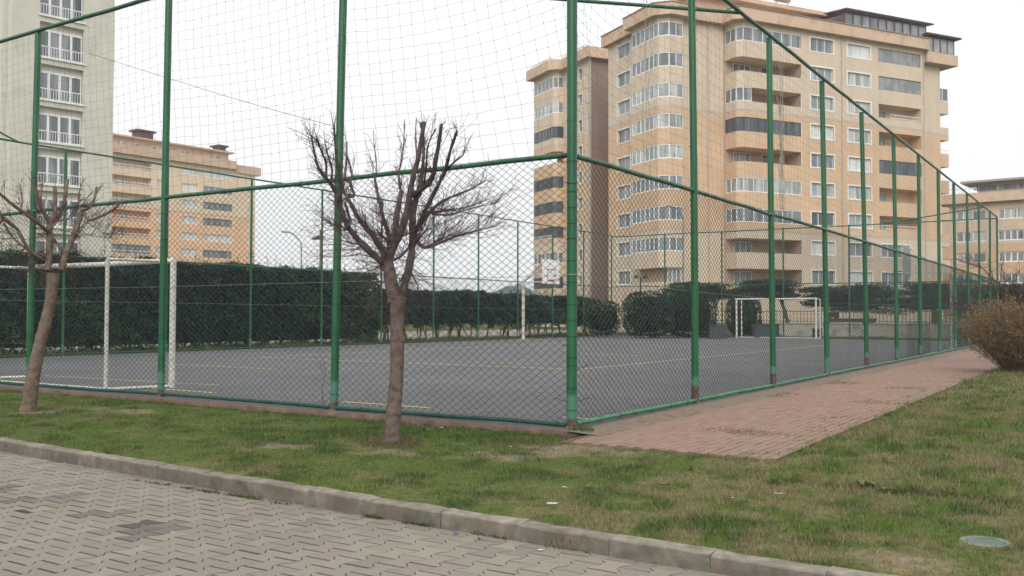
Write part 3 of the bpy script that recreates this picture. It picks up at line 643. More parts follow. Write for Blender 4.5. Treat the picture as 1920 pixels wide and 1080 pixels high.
goal(ug, v_at(1530, ug), v_at(1381, ug), .9, 'farther white football goal standing in front of the far end fence')
# ================================================================== BASKETBALL HOOPS
MT['board'] = mat_noise('white_backboard', (.80, .80, .78), (.86, .86, .84), 2, .5, .4); MT['red'] = mat_noise('red_paint', (.35, .03, .03), (.45, .05, .05), 5, .5)
MT['rust_white'] = mat_noise('rusty_white_paint', (.50, .46, .38), (.62, .60, .54), 6, .6, .3, .2, 30, (.16, .075, .04), 12)
MT['worn_board'] = mat_noise('weathered_backboard', (.25, .29, .28), (.42, .44, .42), 3, .6, .3)
def hoop(u, v, sg, label, armz, worn=False):
    """post beside the fence, arm reaching over the court; sg = direction along v"""
    t = thing('basketball_hoop', label, 'basketball hoop', UV(u, v, 0), 'basketball hoops at the sides of the court'); w_ = MT['rust_white']
    m = MB(); m.tube([UV(u, v, 0), UV(u, v, 1.6), UV(u, v, armz + .05)], .088, 12); m.lathe(UV(u, v, 0), [(.2, 0), (.2, .03), (.1, .04)], 12); m.build('pole', w_, t, smooth=True)
    m = MB(); e = 1.75
    for d in (-.16, .16): m.bar(UV(u + d, v, armz), UV(u + d, v + sg * e, armz + .04), .028, .028)
    m.bar(UV(u - .2, v, armz), UV(u + .2, v, armz), .03, .03); m.bar(UV(u - .2, v + sg * e * .5, armz + .02), UV(u + .2, v + sg * e * .5, armz + .02), .02, .02); m.build('arm', w_, t)
    m = MB()
    for d in (-.35, .35): m.tube([UV(u, v, armz + .02), UV(u + d, v + sg * (e - .05), armz + 1.15)], .022, 8)
    m.build('brace', MT['brown_frame'] if not worn else w_, t)
    bz0 = armz - .10; bv = v + sg * (e + .04); m = MB()
    m.box(UV(u, bv, bz0 + .66), (*CU, 0), (*CV, 0), (0, 0, 1), .90, .014, .66); bo = m.build('backboard', MT['worn_board'] if worn else MT['board'], t)
    if not worn:
        m = MB(); q = bv + sg * .020
        for z0_, z1_, a0, a1 in ((bz0 + .14, bz0 + .19, -.44, .44), (bz0 + .76, bz0 + .81, -.44, .44), (bz0 + .14, bz0 + .81, -.44, -.39), (bz0 + .14, bz0 + .81, .39, .44)):
            for sd_ in (1, -1):
                m.box(UV(u + (a0 + a1) / 2, bv + sd_ * .018, (z0_ + z1_) / 2), (*CU, 0), (*CV, 0), (0, 0, 1), (a1 - a0) / 2, .003, (z1_ - z0_) / 2)
        m.build('target_square', MT['red'], bo)
    m = MB(); cc = UV(u, bv + sg * .36, bz0 + .22); P = [cc + np.array([.225 * cos(a), .225 * sin(a), 0]) for a in np.linspace(0, 2 * pi, 21)]; m.tube(P, .013, 6, cap=False)
    m.box(UV(u, bv + sg * .07, bz0 + .20), (*CU, 0), (*CV, 0), (0, 0, 1), .09, .07, .03); m.build('rim', MT['red'], t)
h1 = toUV(G(981, 636, 0)); hoop(h1[0], min(h1[1], LV - .45), -1, 'white basketball hoop with red square on its board, left of the fence corner post', 3.16)
hoop(33.6, .45, 1, 'weathered basketball hoop seen from behind through the right side fence, beside the brown bush', 3.15, True)
# ================================================================== BUILDINGS
from mathutils.geometry import tessellate_polygon
def prism(mb, path, z0, z1, col=None):
    """solid block over a plan outline (list of world x, y)"""
    P = [(float(p[0]), float(p[1])) for p in path]; n = len(P); V = [(*p, z0) for p in P] + [(*p, z1) for p in P]
    F = [[k, (k + 1) % n, n + (k + 1) % n, n + k] for k in range(n)]; mb.add(V, F, col)
    T = tessellate_polygon([[Vector((x, y, 0)) for x, y in P]]); mb.add(V, [list(t) for t in T], col); mb.add(V, [[n + k for k in t] for t in T], col)
def wall(mb, A, B, z0, z1, holes, depth=.18, inward=None):
    """wall plane with real window openings and reveals; holes = (s0, s1, z0, z1)"""
    A = np.array(A[:2], float); B = np.array(B[:2], float); L = np.linalg.norm(B - A); d = (B - A) / L; N = np.array(inward)
    ss = sorted({0.0, L} | {h[0] for h in holes} | {h[1] for h in holes}); zs = sorted({z0, z1} | {h[2] for h in holes} | {h[3] for h in holes})
    P = lambda s_, z, o=0: (*(A + d * s_ + N * o), z)
    for i in range(len(ss) - 1):
        for j in range(len(zs) - 1):
            sm, zm = (ss[i] + ss[i + 1]) / 2, (zs[j] + zs[j + 1]) / 2
            if any(h[0] < sm < h[1] and h[2] < zm < h[3] for h in holes): continue
            mb.add([P(ss[i], zs[j]), P(ss[i + 1], zs[j]), P(ss[i + 1], zs[j + 1]), P(ss[i], zs[j + 1])], [[0, 1, 2, 3]])
    for h in holes:
        dd = h[4] if len(h) > 4 else depth; c = [(h[0], h[2]), (h[1], h[2]), (h[1], h[3]), (h[0], h[3])]
        for k in range(4): a, b = c[k], c[(k + 1) % 4]; mb.add([P(*a), P(*b), P(*b, dd), P(*a, dd)], [[0, 1, 2, 3]])
        if len(h) > 5 and h[5]: mb.add([P(*q, dd) for q in c], [[0, 1, 2, 3]])
WINC = {}
def window(parent, pts, z0, z1, npan, out, frame='white_frame', pane='pane_curtain', fw=.06, surround=0.0, rows=None, name='window', key=None, fd=.035, only=None):
    """glazing band along a polyline of world (x, y); npan = panes in each stretch; a frame mesh with its panes as a child. key lets equal storeys share mesh data"""
    ck = (key, frame, pane) if key else None
    if ck and ck in WINC:
        (fo, po_, zz) = WINC[ck]; a = fo.copy(); COL.objects.link(a); b = po_.copy(); COL.objects.link(b); a.parent = parent; b.parent = a
        a.location = (fo.location[0], fo.location[1], fo.location[2] + (z0 - zz)); return a
    f = MB(); g_ = MB()
    for i in range(len(pts) - 1):
        A = np.array(pts[i][:2], float); B = np.array(pts[i + 1][:2], float); L = np.linalg.norm(B - A); d = (B - A) / L; N = np.array([d[1], -d[0]])
        if N @ np.array(out) < 0: N = -N
        if L < .05: continue
        d3, N3, Z3 = np.array([*d, 0]), np.array([*N, 0]), np.array([0, 0, 1.0])
        def bx(s0, s1, za, zb, o, th): f.box(np.array([*(A + d * (s0 + s1) / 2 + N * o), (za + zb) / 2]), d3, N3, Z3, (s1 - s0) / 2, th, (zb - za) / 2)
        bx(0, L, z0, z0 + fw, 0, fd); bx(0, L, z1 - fw, z1, 0, fd); k = max(1, npan[i])
        for q in range(k + 1):
            s_ = L * q / k; w_ = fw * (.5 if 0 < q < k else .5); bx(max(0, s_ - w_), min(L, s_ + w_), z0 + fw, z1 - fw, .002, fd)
        if rows: bx(0, L, z0 + rows, z0 + rows + fw * .8, .001, fd * .8)
        if surround:
            w2 = surround; o = .05
            for (a0, a1, b0, b1) in ((-w2, L + w2, z1 + .002, z1 + w2), (-w2 * 1.3, L + w2 * 1.3, z0 - w2 * .8, z0 - .002), (-w2, -.002, z0, z1), (L + .002, L + w2, z0, z1)):
                f.box(np.array([*(A + d * (a0 + a1) / 2 + N * (.18 + .012)), (b0 + b1) / 2]), d3, N3, Z3, (a1 - a0) / 2, .020, (b1 - b0) / 2)
        g_.add([(*(A + N * -.01), z0), (*(B + N * -.01), z0), (*(B + N * -.01), z1), (*(A + N * -.01), z1)], [[0, 1, 2, 3]])
    org = parent; fo = f.build(name, MT[frame], parent)
    WLO = np.array(parent.location); g2 = g_.build('pane', MT[pane], parent); g2.parent = fo
    if ck: WINC[ck] = (fo, g2, z0)
    return fo
class Frame:
    """local plan frame of a building: a along its front, b away from the viewer"""
    def __init__(s, px, Z, ang): s.o = W(px, 590, Z)[:2]; s.a = np.array([sin(ang), cos(ang)]); s.b = np.array([-cos(ang), sin(ang)])
    def P(s, a, b, z=None): q = s.o + s.a * a + s.b * b; return q if z is None else np.array([*q, z])
    def A(s, px, b): k = ray(px, 590)[0]; p = s.o + s.b * b; return (k * p[1] - p[0]) / (s.a[0] - k * s.a[1])
    def B(s, px, a): k = ray(px, 590)[0]; p = s.o + s.a * a; return (k * p[1] - p[0]) / (s.b[0] - k * s.b[1])
def railing(parent, A, B, z0, z1, mat, gap=.12, r=.012, name='balcony_railing', key=None):
    if key and key in WINC:
        fo, zz = WINC[key]; a = fo.copy(); COL.objects.link(a); a.parent = parent; a.location = (fo.location[0], fo.location[1], fo.location[2] + z0 - zz); return a
    m = MB(); A = np.array([*A[:2], 0.0]); B = np.array([*B[:2], 0.0]); L = np.linalg.norm(B - A); n = max(2, int(L / gap))
    for z in (z0 + .05, z1): m.bar(A + [0, 0, z], B + [0, 0, z], r * 1.5, r * 1.5)
    t = np.arange(n + 1)[:, None] / n; P = A + (B - A) * t; m.segs(P + [0, 0, z0], P + [0, 0, z1], r, 4)
    o = m.build(name, mat, parent)
    if key: WINC[key] = (o, z0)
    return o
LIGHT = (.60, .49, .375); ORANGE = (.60, .42, .275)
MT['facade'] = mat_facade('tan_tile_facade', LIGHT, ORANGE, 9.45, 21.05, (.42, .40, .37))
MT['facade_wing'] = mat_facade('tan_tile_facade_of_wing', LIGHT, ORANGE, 9.9, 21.5, (.42, .40, .37))
MT['brown_wall'] = mat_facade('darker_brown_facade', (.26, .19, .155), (.26, .17, .125), 9.9, 21.5, (.20, .17, .15))  # darker brown tones for the front-facing side of the wing
MT['parapet'] = mat_noise('salmon_parapet', (.53, .385, .275), (.60, .445, .325), .6, .9, .15, c3=(.47, .33, .235), s3=.8)
MT['recess'] = mat_noise('balcony_inner_wall', (.36, .26, .19), (.44, .33, .25), .8, .9, .1)
MT['slab'] = mat_noise('concrete_slab', (.30, .28, .25), (.38, .35, .31), .8, .9, .1)
MT['roof_metal'] = mat_noise('grey_roof_sheet', (.36, .35, .34), (.46, .45, .43), .6, .6, .3)
MT['brown_metal'] = mat_noise('brown_metal_panel', (.07, .035, .03), (.11, .06, .05), .8, .5, .3)
MT['pipe'] = mat_noise('pale_drainpipe', (.40, .36, .31), (.50, .45, .40), 2, .6)
# ---- big tan block on the right
def main_block():
    f = Frame(1600, 95.5, radians(65)); t = thing('apartment_block', 'large tan and orange apartment block with curved bay balconies behind the court', 'apartment block', f.P(0, 3, 0))
    H0, ST, WH = 29.1, 2.91, 1.32; A = f.A; P = f.P; zt = 29.62; bF = 1.7
    aR = A(1735, 0); a2R = A(1505, 0); a2L = A(1396, 0) - .5; a1R = A(1282, bF); a1F = A(1256, bF); a1L = a1F - .75; b1 = f.B(1185, a1L); aL0 = a1L + 1.0; bL0 = f.B(1141, aL0); bA = 2.15
    inn = f.b; m = MB(); holes = []
    c1, c2, cb = (A(1523, 0), A(1566, 0)), (A(1593, 0), A(1635.5, 0)), (A(1651, 0), A(1731, 0))
    glazed_balc = {0: 'pane_sheet', 1: 'pane_sheet', 4: 'pane_dark'}
    for k in range(9):
        zt_, zb_ = H0 - ST * k, H0 - ST * k - WH
        for c in (c1, c2): holes.append((c[0] - a2R, c[1] - a2R, zb_, zt_, .2))
        if k >= 7: holes.append((A(1654, 0) - a2R, A(1708, 0) - a2R, zb_, zt_, .2))
        else: holes.append((cb[0] - a2R, cb[1] - a2R, zb_ - .05, zt_ + .05, 1.6, True))
    wall(m, P(a2R, 0), P(aR, 0), -1, zt, holes, inward=inn)
    # wall between the two bays, wall left of the first bay, right return wall
    wall(m, P(a1R - .5, bA), P(a2L + 1, bA), -1, zt, [], inward=inn)
    hl = []; s0, s1 = f.B(1182, aL0), f.B(1158.5, aL0)
    for k in range(9): hl.append((s0 - b1, s1 - b1, H0 - ST * k - WH, H0 - ST * k, .2))
    wall(m, P(aL0, b1), P(aL0, bL0), -1, zt, hl, inward=f.a)
    m.add([P(aL0, bL0, -1), P(aL0 + 12, bL0, -1), P(aL0 + 12, bL0, zt), P(aL0, bL0, zt)], [[0, 1, 2, 3]])
    a3R = A(1767, .6); wall(m, P(aR - .01, .6), P(a3R, .6), -1, zt - 1.2, [], inward=inn); m.add([P(a3R, .6, -1), P(a3R, 16, -1), P(a3R, 16, zt - 1.2), P(a3R, .6, zt - 1.2)], [[0, 1, 2, 3]])
    m.add([P(aR, 0, -1), P(aR, .6, -1), P(aR, .6, zt), P(aR, 0, zt)], [[0, 1, 2, 3]])
    # bays: solid bands between the storeys
    def bay(path, back, opens, lowest=8):
        foot = [P(*q) for q in path] + [P(*q) for q in back]
        prism(m, foot, H0 + .02, zt)
        for k in range(9):
            lo = (H0 - ST * (k + 1) + .02) if k < lowest else -1; prism(m, foot, lo, H0 - ST * k - WH - .02)
    p1 = [(a1L, b1), (a1L, bF + .75), (a1L + .75, bF), (a1R, bF)]; p2 = [(a2L, bA - .01), (a2L, .5), (a2L + .5, 0), (a2R - .004, 0)]
    bay(p1, [(a1R, bA - .01), (a1L + 1.0, bA + 1.2), (a1L + 1.0, b1)], ()); bay(p2, [(a2R - .004, bA - .01)], ())
    m.build('wall', MT['facade'], t)
    r_ = MB()   # backs of the open bay storeys
    r_.add([P(a2L - .2, bA + .01 - .02, 0), P(a2R, bA - .01, 0), P(a2R, bA - .01, zt), P(a2L - .2, bA - .01, zt)], [[0, 1, 2, 3]])
    r_.add([P(a2R - .02, 0.02, 0), P(a2R - .02, bA, 0), P(a2R - .02, bA, zt), P(a2R - .02, 0.02, zt)], [[0, 1, 2, 3]])
    r_.add([P(a1L + 1.02, b1, 0), P(a1L + 1.02, bA + 1.15, 0), P(a1L + 1.02, bA + 1.15, zt), P(a1L + 1.02, b1, zt)], [[0, 1, 2, 3]])
    r_.add([P(a1L + 1.02, bA + 1.15, 0), P(a1R - .01, bA - .03, 0), P(a1R - .01, bA - .03, zt), P(a1L + 1.02, bA + 1.15, zt)], [[0, 1, 2, 3]])
    r_.build('balcony_wall', MT['recess'], t)
    # parapet
    pp = [(aR + .3, -.65), (a2L - .1, -.65), (a2L - .75, 0), (a2L - .75, bA - .65), (a1R + .55, bA - .65), (a1R + .55, bF - .65), (a1L + .55, bF - .65), (a1L - .7, bF + .55), (a1L - .7, b1 + .5), (aL0 - .6, b1 + .5), (aL0 - .6, bL0 + .5), (aR + .3, bL0 + .5)]
    q = MB(); prism(q, [P(*k) for k in pp], zt, zt + 1.15); prism(q, [P(*k) for k in ((aR + .3 + .004, -.35), (A(1802, -.35), -.35), (A(1802, -.35), 14), (aR + .304, 14))], zt - 1.2, zt - .05)
    o = q.build('parapet', MT['parapet'], t)
    cp = MB()
    for a_, b_ in zip(pp[:-2], pp[1:-1]): cp.bar(P(*a_, zt + 1.18), P(*b_, zt + 1.18), .10, .03)
    cp.build('coping', MT['slab'], t)
    # windows of the flat wall
    def off(p0, p1, b=0.16): return [P(p0, b), P(p1, b)]
    cur = ['pane_grey', 'pane_curtain', 'pane_curtain', 'pane_curtain', 'pane_curtain', 'pane_curtain', 'pane_curtain', 'pane_grey', 'pane_curtain']
    for k in range(9):
        z1_, z0_ = H0 - ST * k, H0 - ST * k - WH
        window(t, [P(c1[0], .18), P(c1[1], .18)], z0_, z1_, [3], -f.b, pane=['pane_grey', 'pane_curtain', 'pane_curtain', 'pane_light', 'pane_grey', 'pane_curtain', 'pane_dark', 'pane_light', 'pane_grey'][k], surround=.13, key=('c1', ))
        window(t, [P(c2[0], .18), P(c2[1], .18)], z0_, z1_, [3], -f.b, pane=['pane_curtain', 'pane_grey'][k in (7,)] if k % 4 else 'pane_light', surround=.13, key=('c2', ))
        window(t, [P(aL0 + .18, s1), P(aL0 + .18, s0)], z0_, z1_, [2], -f.a, pane='pane_curtain' if k in (2, 5) else 'pane_grey', surround=.12, key=('cl',))
        if k >= 7: window(t, [P(A(1654, 0), .18), P(A(1708, 0), .18)], z0_, z1_, [4], -f.b, pane='pane_grey', surround=.1, key=('cb',))
        # bay 1
        e = .06; g1 = [P(a1L + e, b1), P(a1L + e, bF + .75 + e * .4), P(a1L + .75 + e * .4, bF + e), P(a1R, bF + e)]
        if k < 8: window(t, g1, z0_ - .02, z1_ + .02, [6, 1, 2], -f.b - f.a, pane='pane_curtain' if k in (2, 3, 4) else 'pane_grey', name='bay_window', key=('b1',), fw=.09)
        else: window(t, [P(a1R - 1.6, bA - .16), P(a1R - .15, bA - .16)], z0_ - .4, z1_ - .05, [3], -f.b, pane='pane_grey', name='balcony_door')
        g2 = [P(a2L + e, bA), P(a2L + e, .5 + e * .4), P(a2L + .5 + e * .4, e), P(a2R - .05, e)]
        if k in (0, 5, 6): window(t, g2, z0_ - .02, z1_ + .02, [2, 1, 6], -f.b - f.a, pane=('pane_grey', 'pane_curtain')[k == 5], name='bay_window', key=('b2',), fw=.08)
        elif k == 3: window(t, g2, z0_ - .02, z1_ + .02, [3, 1, 8], -f.b - f.a, frame='dark_frame', pane='pane_dark', name='bay_window', fw=.04)
        else:
            if k == 2: window(t, [g2[0], g2[1], g2[2], P(a2L + 1.5, e)], z0_ - .02, z1_ + .02, [2, 1, 1], -f.b - f.a, pane='pane_grey', name='bay_window', fw=.08)
            window(t, [P(a2L + .9, bA - .08), P(a2L + 3.0, bA - .08)], z0_ - .5, z1_ - .1, [3], -f.b, pane='pane_grey', name='balcony_door', key=('bd2',))
            if k in (1, 4): window(t, [P(a2L + 4.4, bA - .08), P(a2L + 5.3, bA - .08)], z0_ - .5, z1_ - .1, [1], -f.b, pane='pane_dark', name='balcony_door', key=('bd3',))
        if k in glazed_balc: window(t, [P(cb[0], .10), P(cb[1], .10)], z0_ - .05, z1_ + .05, [6], -f.b, frame='slab' if k < 2 else 'dark_frame', pane=glazed_balc[k], name='balcony_glazing', fw=.03)
        if k < 7 and k not in (4,): window(t, [P(cb[0] + .6, 1.54), P(cb[0] + 2.6, 1.54)], z0_ - .05, z1_ - .2, [3], -f.b, pane='pane_grey', name='balcony_door', key=('bd4',))
        if k in (2, 6): railing(t, P(cb[0] + (.2 if k == 6 else 1.6), -.02), P(cb[1] - .05, -.02), z0_ - .02, z0_ + .38, MT['white_frame'], gap=.35, r=.018)
    # side balconies on the far right corner
    aE = A(1788, .6)
    for k in range(1, 9):
        zz = H0 - ST * k; s_ = MB(); s_.bb(0, 1, 0, 1, 0, 1); s_ = MB()
        prism(s_, [P(a3R + .003, 1.0), P(aE, 1.0), P(aE, 4.2), P(a3R + .003, 4.2)], zz - 2.75, zz - 1.35); s_.build('side_balcony', MT['facade'], t)
        if k == 1: window(t, [P(a3R, 1.04), P(aE - .04, 1.04), P(aE - .04, 4.2)], zz - 1.33, zz + .05, [2, 3], -f.b + f.a, pane='pane_grey', name='side_balcony_glazing')
        if k == 3: railing(t, P(a3R, 1.05), P(aE - .05, 1.05), zz - 1.35, zz - .9, MT['white_frame'], gap=.4, r=.02)
    # roof structures
    r = MB(); prism(r, [P(A(1560, 3.5), 3.5), P(A(1300, 3.5), 3.5), P(A(1300, 3.5), 9), P(A(1560, 3.5), 9)], zt + .9, 32.6); r.build('penthouse', MT['parapet'], t)
    r = MB(); aq = A(1296, 3); prism(r, [P(A(1570, 2.6), 2.6), P(aq, 2.6), P(aq, 9.6), P(A(1570, 2.6), 9.6)], 32.63, 32.8); 
    prism(r, [P(aq + .4, 3.0), P(A(1570, 2.6), 3.0), P(A(1560, 2.6), 7), P(aq + .4, 7)], 32.8, 33.2); r.build('eave', MT['parapet'], t)
    g0, g1_ = A(1588, .2), A(1742, .2)
    window(t, [P(g0, .2), P(g1_, .2)], zt + 1.2, 32.45, [10], -f.b, frame='brown_frame', pane='pane_grey', name='terrace_glazing', fw=.16)
    r = MB(); r.add([P(g0 - .2, -.3, 32.5), P(g1_ + .6, -.3, 32.5), P(g1_ + .6, 6, 33.2), P(g0 - .2, 6, 33.2), P(g0 - .2, -.3, 32.65), P(g1_ + .6, -.3, 32.65), P(g1_ + .6, 6, 33.35), P(g0 - .2, 6, 33.35)], [[0, 3, 2, 1], [4, 5, 6, 7], [0, 1, 5, 4], [1, 2, 6, 5], [2, 3, 7, 6], [3, 0, 4, 7]]); r.build('terrace_roof', MT['brown_metal'], t)
    r = MB(); r.add([P(g0 - 2.6, 1.2, zt + 1.15), P(g0, .2, zt + 1.15), P(g0, .2, 32.2), P(g0 - .5, 5, 32.4), P(g0 - 2.6, 5, 31.6)], [[0, 1, 2], [0, 2, 3, 4]]); r.build('roof_slope', MT['brown_metal'], t)
    h0, h1_ = aR + .5, A(1796, -.1); zz = zt - .03
    window(t, [P(h0, 0), P(h1_, 0), P(h1_, 5)], zz, zz + 1.75, [4, 3], -f.b + f.a, frame='brown_frame', pane='pane_sheet', name='terrace_glazing', fw=.14)
    r = MB(); prism(r, [P(h0 - .3, -.5), P(h1_ + .6, -.5), P(h1_ + .6, 6), P(h0 - .3, 6)], zz + 1.78, zz + 1.95); r.build('terrace_roof', MT['brown_metal'], t)
    for px, b in ((1581, 0), (1329, bA), (1735.5, -.02)):
        d = MB(); a_ = A(px, b); d.tube([P(a_, b - .08, 0), P(a_, b - .08, zt)], .06, 6); d.build('drainpipe', MT['pipe'], t)
    s_ = MB(); c = W(1466, 3, 96); c[2] = 33.9; d = f.a
    s_.tube([c - [*(d * .9), 0], c + [*(d * .9), 0]], .35, 12); s_.bar(c + [-.6, 0, -.9], c + [-.6, 0, -.3], .05, .05); s_.bar(c + [.6, 0, -.9], c + [.6, 0, -.3], .05, .05); s_.build('water_tank', MT['roof_metal'], t, smooth=False)
    # ---- left wing, a block of its own standing further back
    w = thing('apartment_block', 'narrow tan apartment block with darker brown side face, just right of the corner post', 'apartment block', P(A(1100, 20), 24, 0))
    bW = 20.0; a0 = A(1106, bW); bB = f.B(1056, a0); aW = a0 - 1.15; bE = f.B(1000.5, aW); W0 = 29.62; zw = 30.3; ST = 2.97; m = MB()
    hw = [(f.B(1092, a0) - bW, f.B(1084.5, a0) - bW, W0 - ST * k - WH, W0 - ST * k, .2) for k in range(9)]
    wall(m, P(a0, bW), P(a0, bB), -1, zw, hw, inward=f.a)
    foot = [P(a0, bB + .02), P(aW + .5, bB + .02), P(aW, bB + .5), P(aW, bE), P(a0 + 1.2, bE), P(a0 + 1.2, bB + .02)]; prism(m, foot, W0 + .02, zw)
    for k in range(9): prism(m, foot, (W0 - ST * (k + 1) + .02) if k < 8 else -1, W0 - ST * k - WH - .02)
    prism(m, [P(a0 + 1.25, bB), P(a0 + 9, bB), P(a0 + 9, bE - 1.6), P(a0 + 1.25, bE - 1.6)], -1, zw)
    m.build('wall', MT['facade_wing'], w)
    m = MB(); m.add([P(a0, bW, -1), P(a0 + 9, bW, -1), P(a0 + 9, bW, zw), P(a0, bW, zw)], [[0, 1, 2, 3]]); m.build('side_face', MT['brown_wall'], w)
    m = MB(); m.box(P(a0 - .01, bW - .02, zw / 2), (*f.a, 0), (*f.b, 0), (0, 0, 1), .12, .12, zw / 2); m.build('corner_trim', MT['pipe'], w)
    m = MB(); prism(m, [P(a0 - .7, bW - .7), P(a0 + 9, bW - .7), P(a0 + 9, bE), P(a0 + 1, bE + .6), P(aW - .8, bE + .6), P(aW - .8, bB + .1), P(aW, bB - .7), P(a0 - .7, bB - .7)], zw, zw + 1.2); m.build('parapet', MT['parapet'], w)
    rr_ = MB(); z_ = zw + 1.2
    for s1_, s2_ in ((P(aW - .5, bE), P(aW - .5, bB)), (P(a0 - .4, bB - .5), P(a0 - .4, bW))):
        railing(w, s1_, s2_, z_, z_ + .35, MT['pipe'], gap=1.4, r=.02, name='roof_railing')
    for k in range(9):
        z1_, z0_ = W0 - ST * k, W0 - ST * k - WH; gw = [P(a0, bB + .08), P(aW + .52, bB + .08), P(aW + .06, bB + .52), P(aW + .06, bE)]
        window(w, [P(a0 + .18, f.B(1084.5, a0)), P(a0 + .18, f.B(1092, a0))], z0_, z1_, [1], -f.a, pane='pane_grey', surround=.1, key=('ws',))
        if k in (0, 1, 7): window(w, gw, z0_ - .02, z1_ + .02, [1, 1, 5], -f.a - f.b, pane='pane_curtain' if k == 1 else 'pane_grey', name='bay_window', key=('wb',), fw=.09)
        elif k != 3: window(w, gw, z0_ - .02, z1_ + .02, [2, 1, 7], -f.a - f.b, frame='dark_frame', pane='pane_dark', name='bay_window', key=('wd',), fw=.04)
        if k == 6: railing(w, P(aW - .02, bE), P(aW - .02, bB + .5), z0_ - .02, z0_ + .35, MT['white_frame'], gap=.3, r=.02)
main_block()
# ---- pale tower at the left
def tower():
    f = Frame(115, 65, radians(44.7)); A, P = f.A, f.P; t = thing('tower_block', 'tall pale green tower with one column of french windows, at the left edge', 'apartment block', P(0, 2, 0))
    MT['tower'] = mat_noise('pale_green_render', (.53, .515, .435), (.60, .58, .49), .5, .9, .15, .1, 20, (.50, .485, .41), .7)
    a0, a1 = A(13, 0), A(207, 0); w0, w1 = A(66, 0), A(150, 0); ST = 2.9; ztop = 12.3 + ST * 8; m = MB(); L0 = 12.25; holes = []
    for k in range(-7, 5): zt_ = L0 - ST * k; holes.append((w0 - a0, w1 - a0, zt_ - 2.05, zt_ + .42, .38)) if zt_ - 2.05 > -1 else None
    z_top = L0 + 7 * ST + 1.5; wall(m, P(a0, 0), P(a1, 0), -1, z_top, holes, inward=f.b)
    m.add([P(a0, 0, -1), P(a0, 14, -1), P(a0, 14, z_top), P(a0, 0, z_top)], [[0, 1, 2, 3]]); m.add([P(a1, 0, -1), P(a1, 14, -1), P(a1, 14, z_top), P(a1, 0, z_top)], [[0, 1, 2, 3]]); m.add([P(a0, 14, -1), P(a1, 14, -1), P(a1, 14, z_top), P(a0, 14, z_top)], [[0, 1, 2, 3]])
    prism(m, [P(a0, 0), P(a1, 0), P(a1, 14), P(a0, 14)], z_top, z_top + .3); m.build('wall', MT['tower'], t)
    m = MB(); m.box(P(a0 - .15, 1.2, z_top / 2), (*f.a, 0), (*f.b, 0), (0, 0, 1), .14, .35, z_top / 2); m.build('pilaster', MT['tower'], t)
    for k in range(-7, 5):
        zt_ = L0 - ST * k
        if zt_ - 2.05 < 0: continue
        window(t, [P(w0, .34), P(w1 - .04, .34)], zt_ - 2.03, zt_, [4], -f.b, pane='pane_grey', name='french_window', fw=.15, key=('tw',))
        lb = MB(); lb.box(P((w0 + w1) / 2, .36, zt_ + .22), (*f.a, 0), (*f.b, 0), (0, 0, 1), (w1 - w0) / 2 - .003, .02, .21); lb.build('lintel', MT['tower'], t)
        dk = MB(); dk.box(P(w1 - .30, .325, zt_ - 1.0), (*f.a, 0), (*f.b, 0), (0, 0, 1), .20, .006, .88); dk.build('dark_curtain', MT['pane_dark'], t)
        sl_ = MB(); sl_.box(P((w0 + w1) / 2, -.02, zt_ - 2.08), (*f.a, 0), (*f.b, 0), (0, 0, 1), (w1 - w0) / 2 + .1, .10, .035); sl_.build('sill', MT['white_frame'], t)
        railing(t, P(w0 + .03, -.03), P(w1 - .03, -.03), zt_ - 2.03, zt_ - 1.28, MT['white_frame'], gap=.17, r=.018, key=('tr',))
tower()
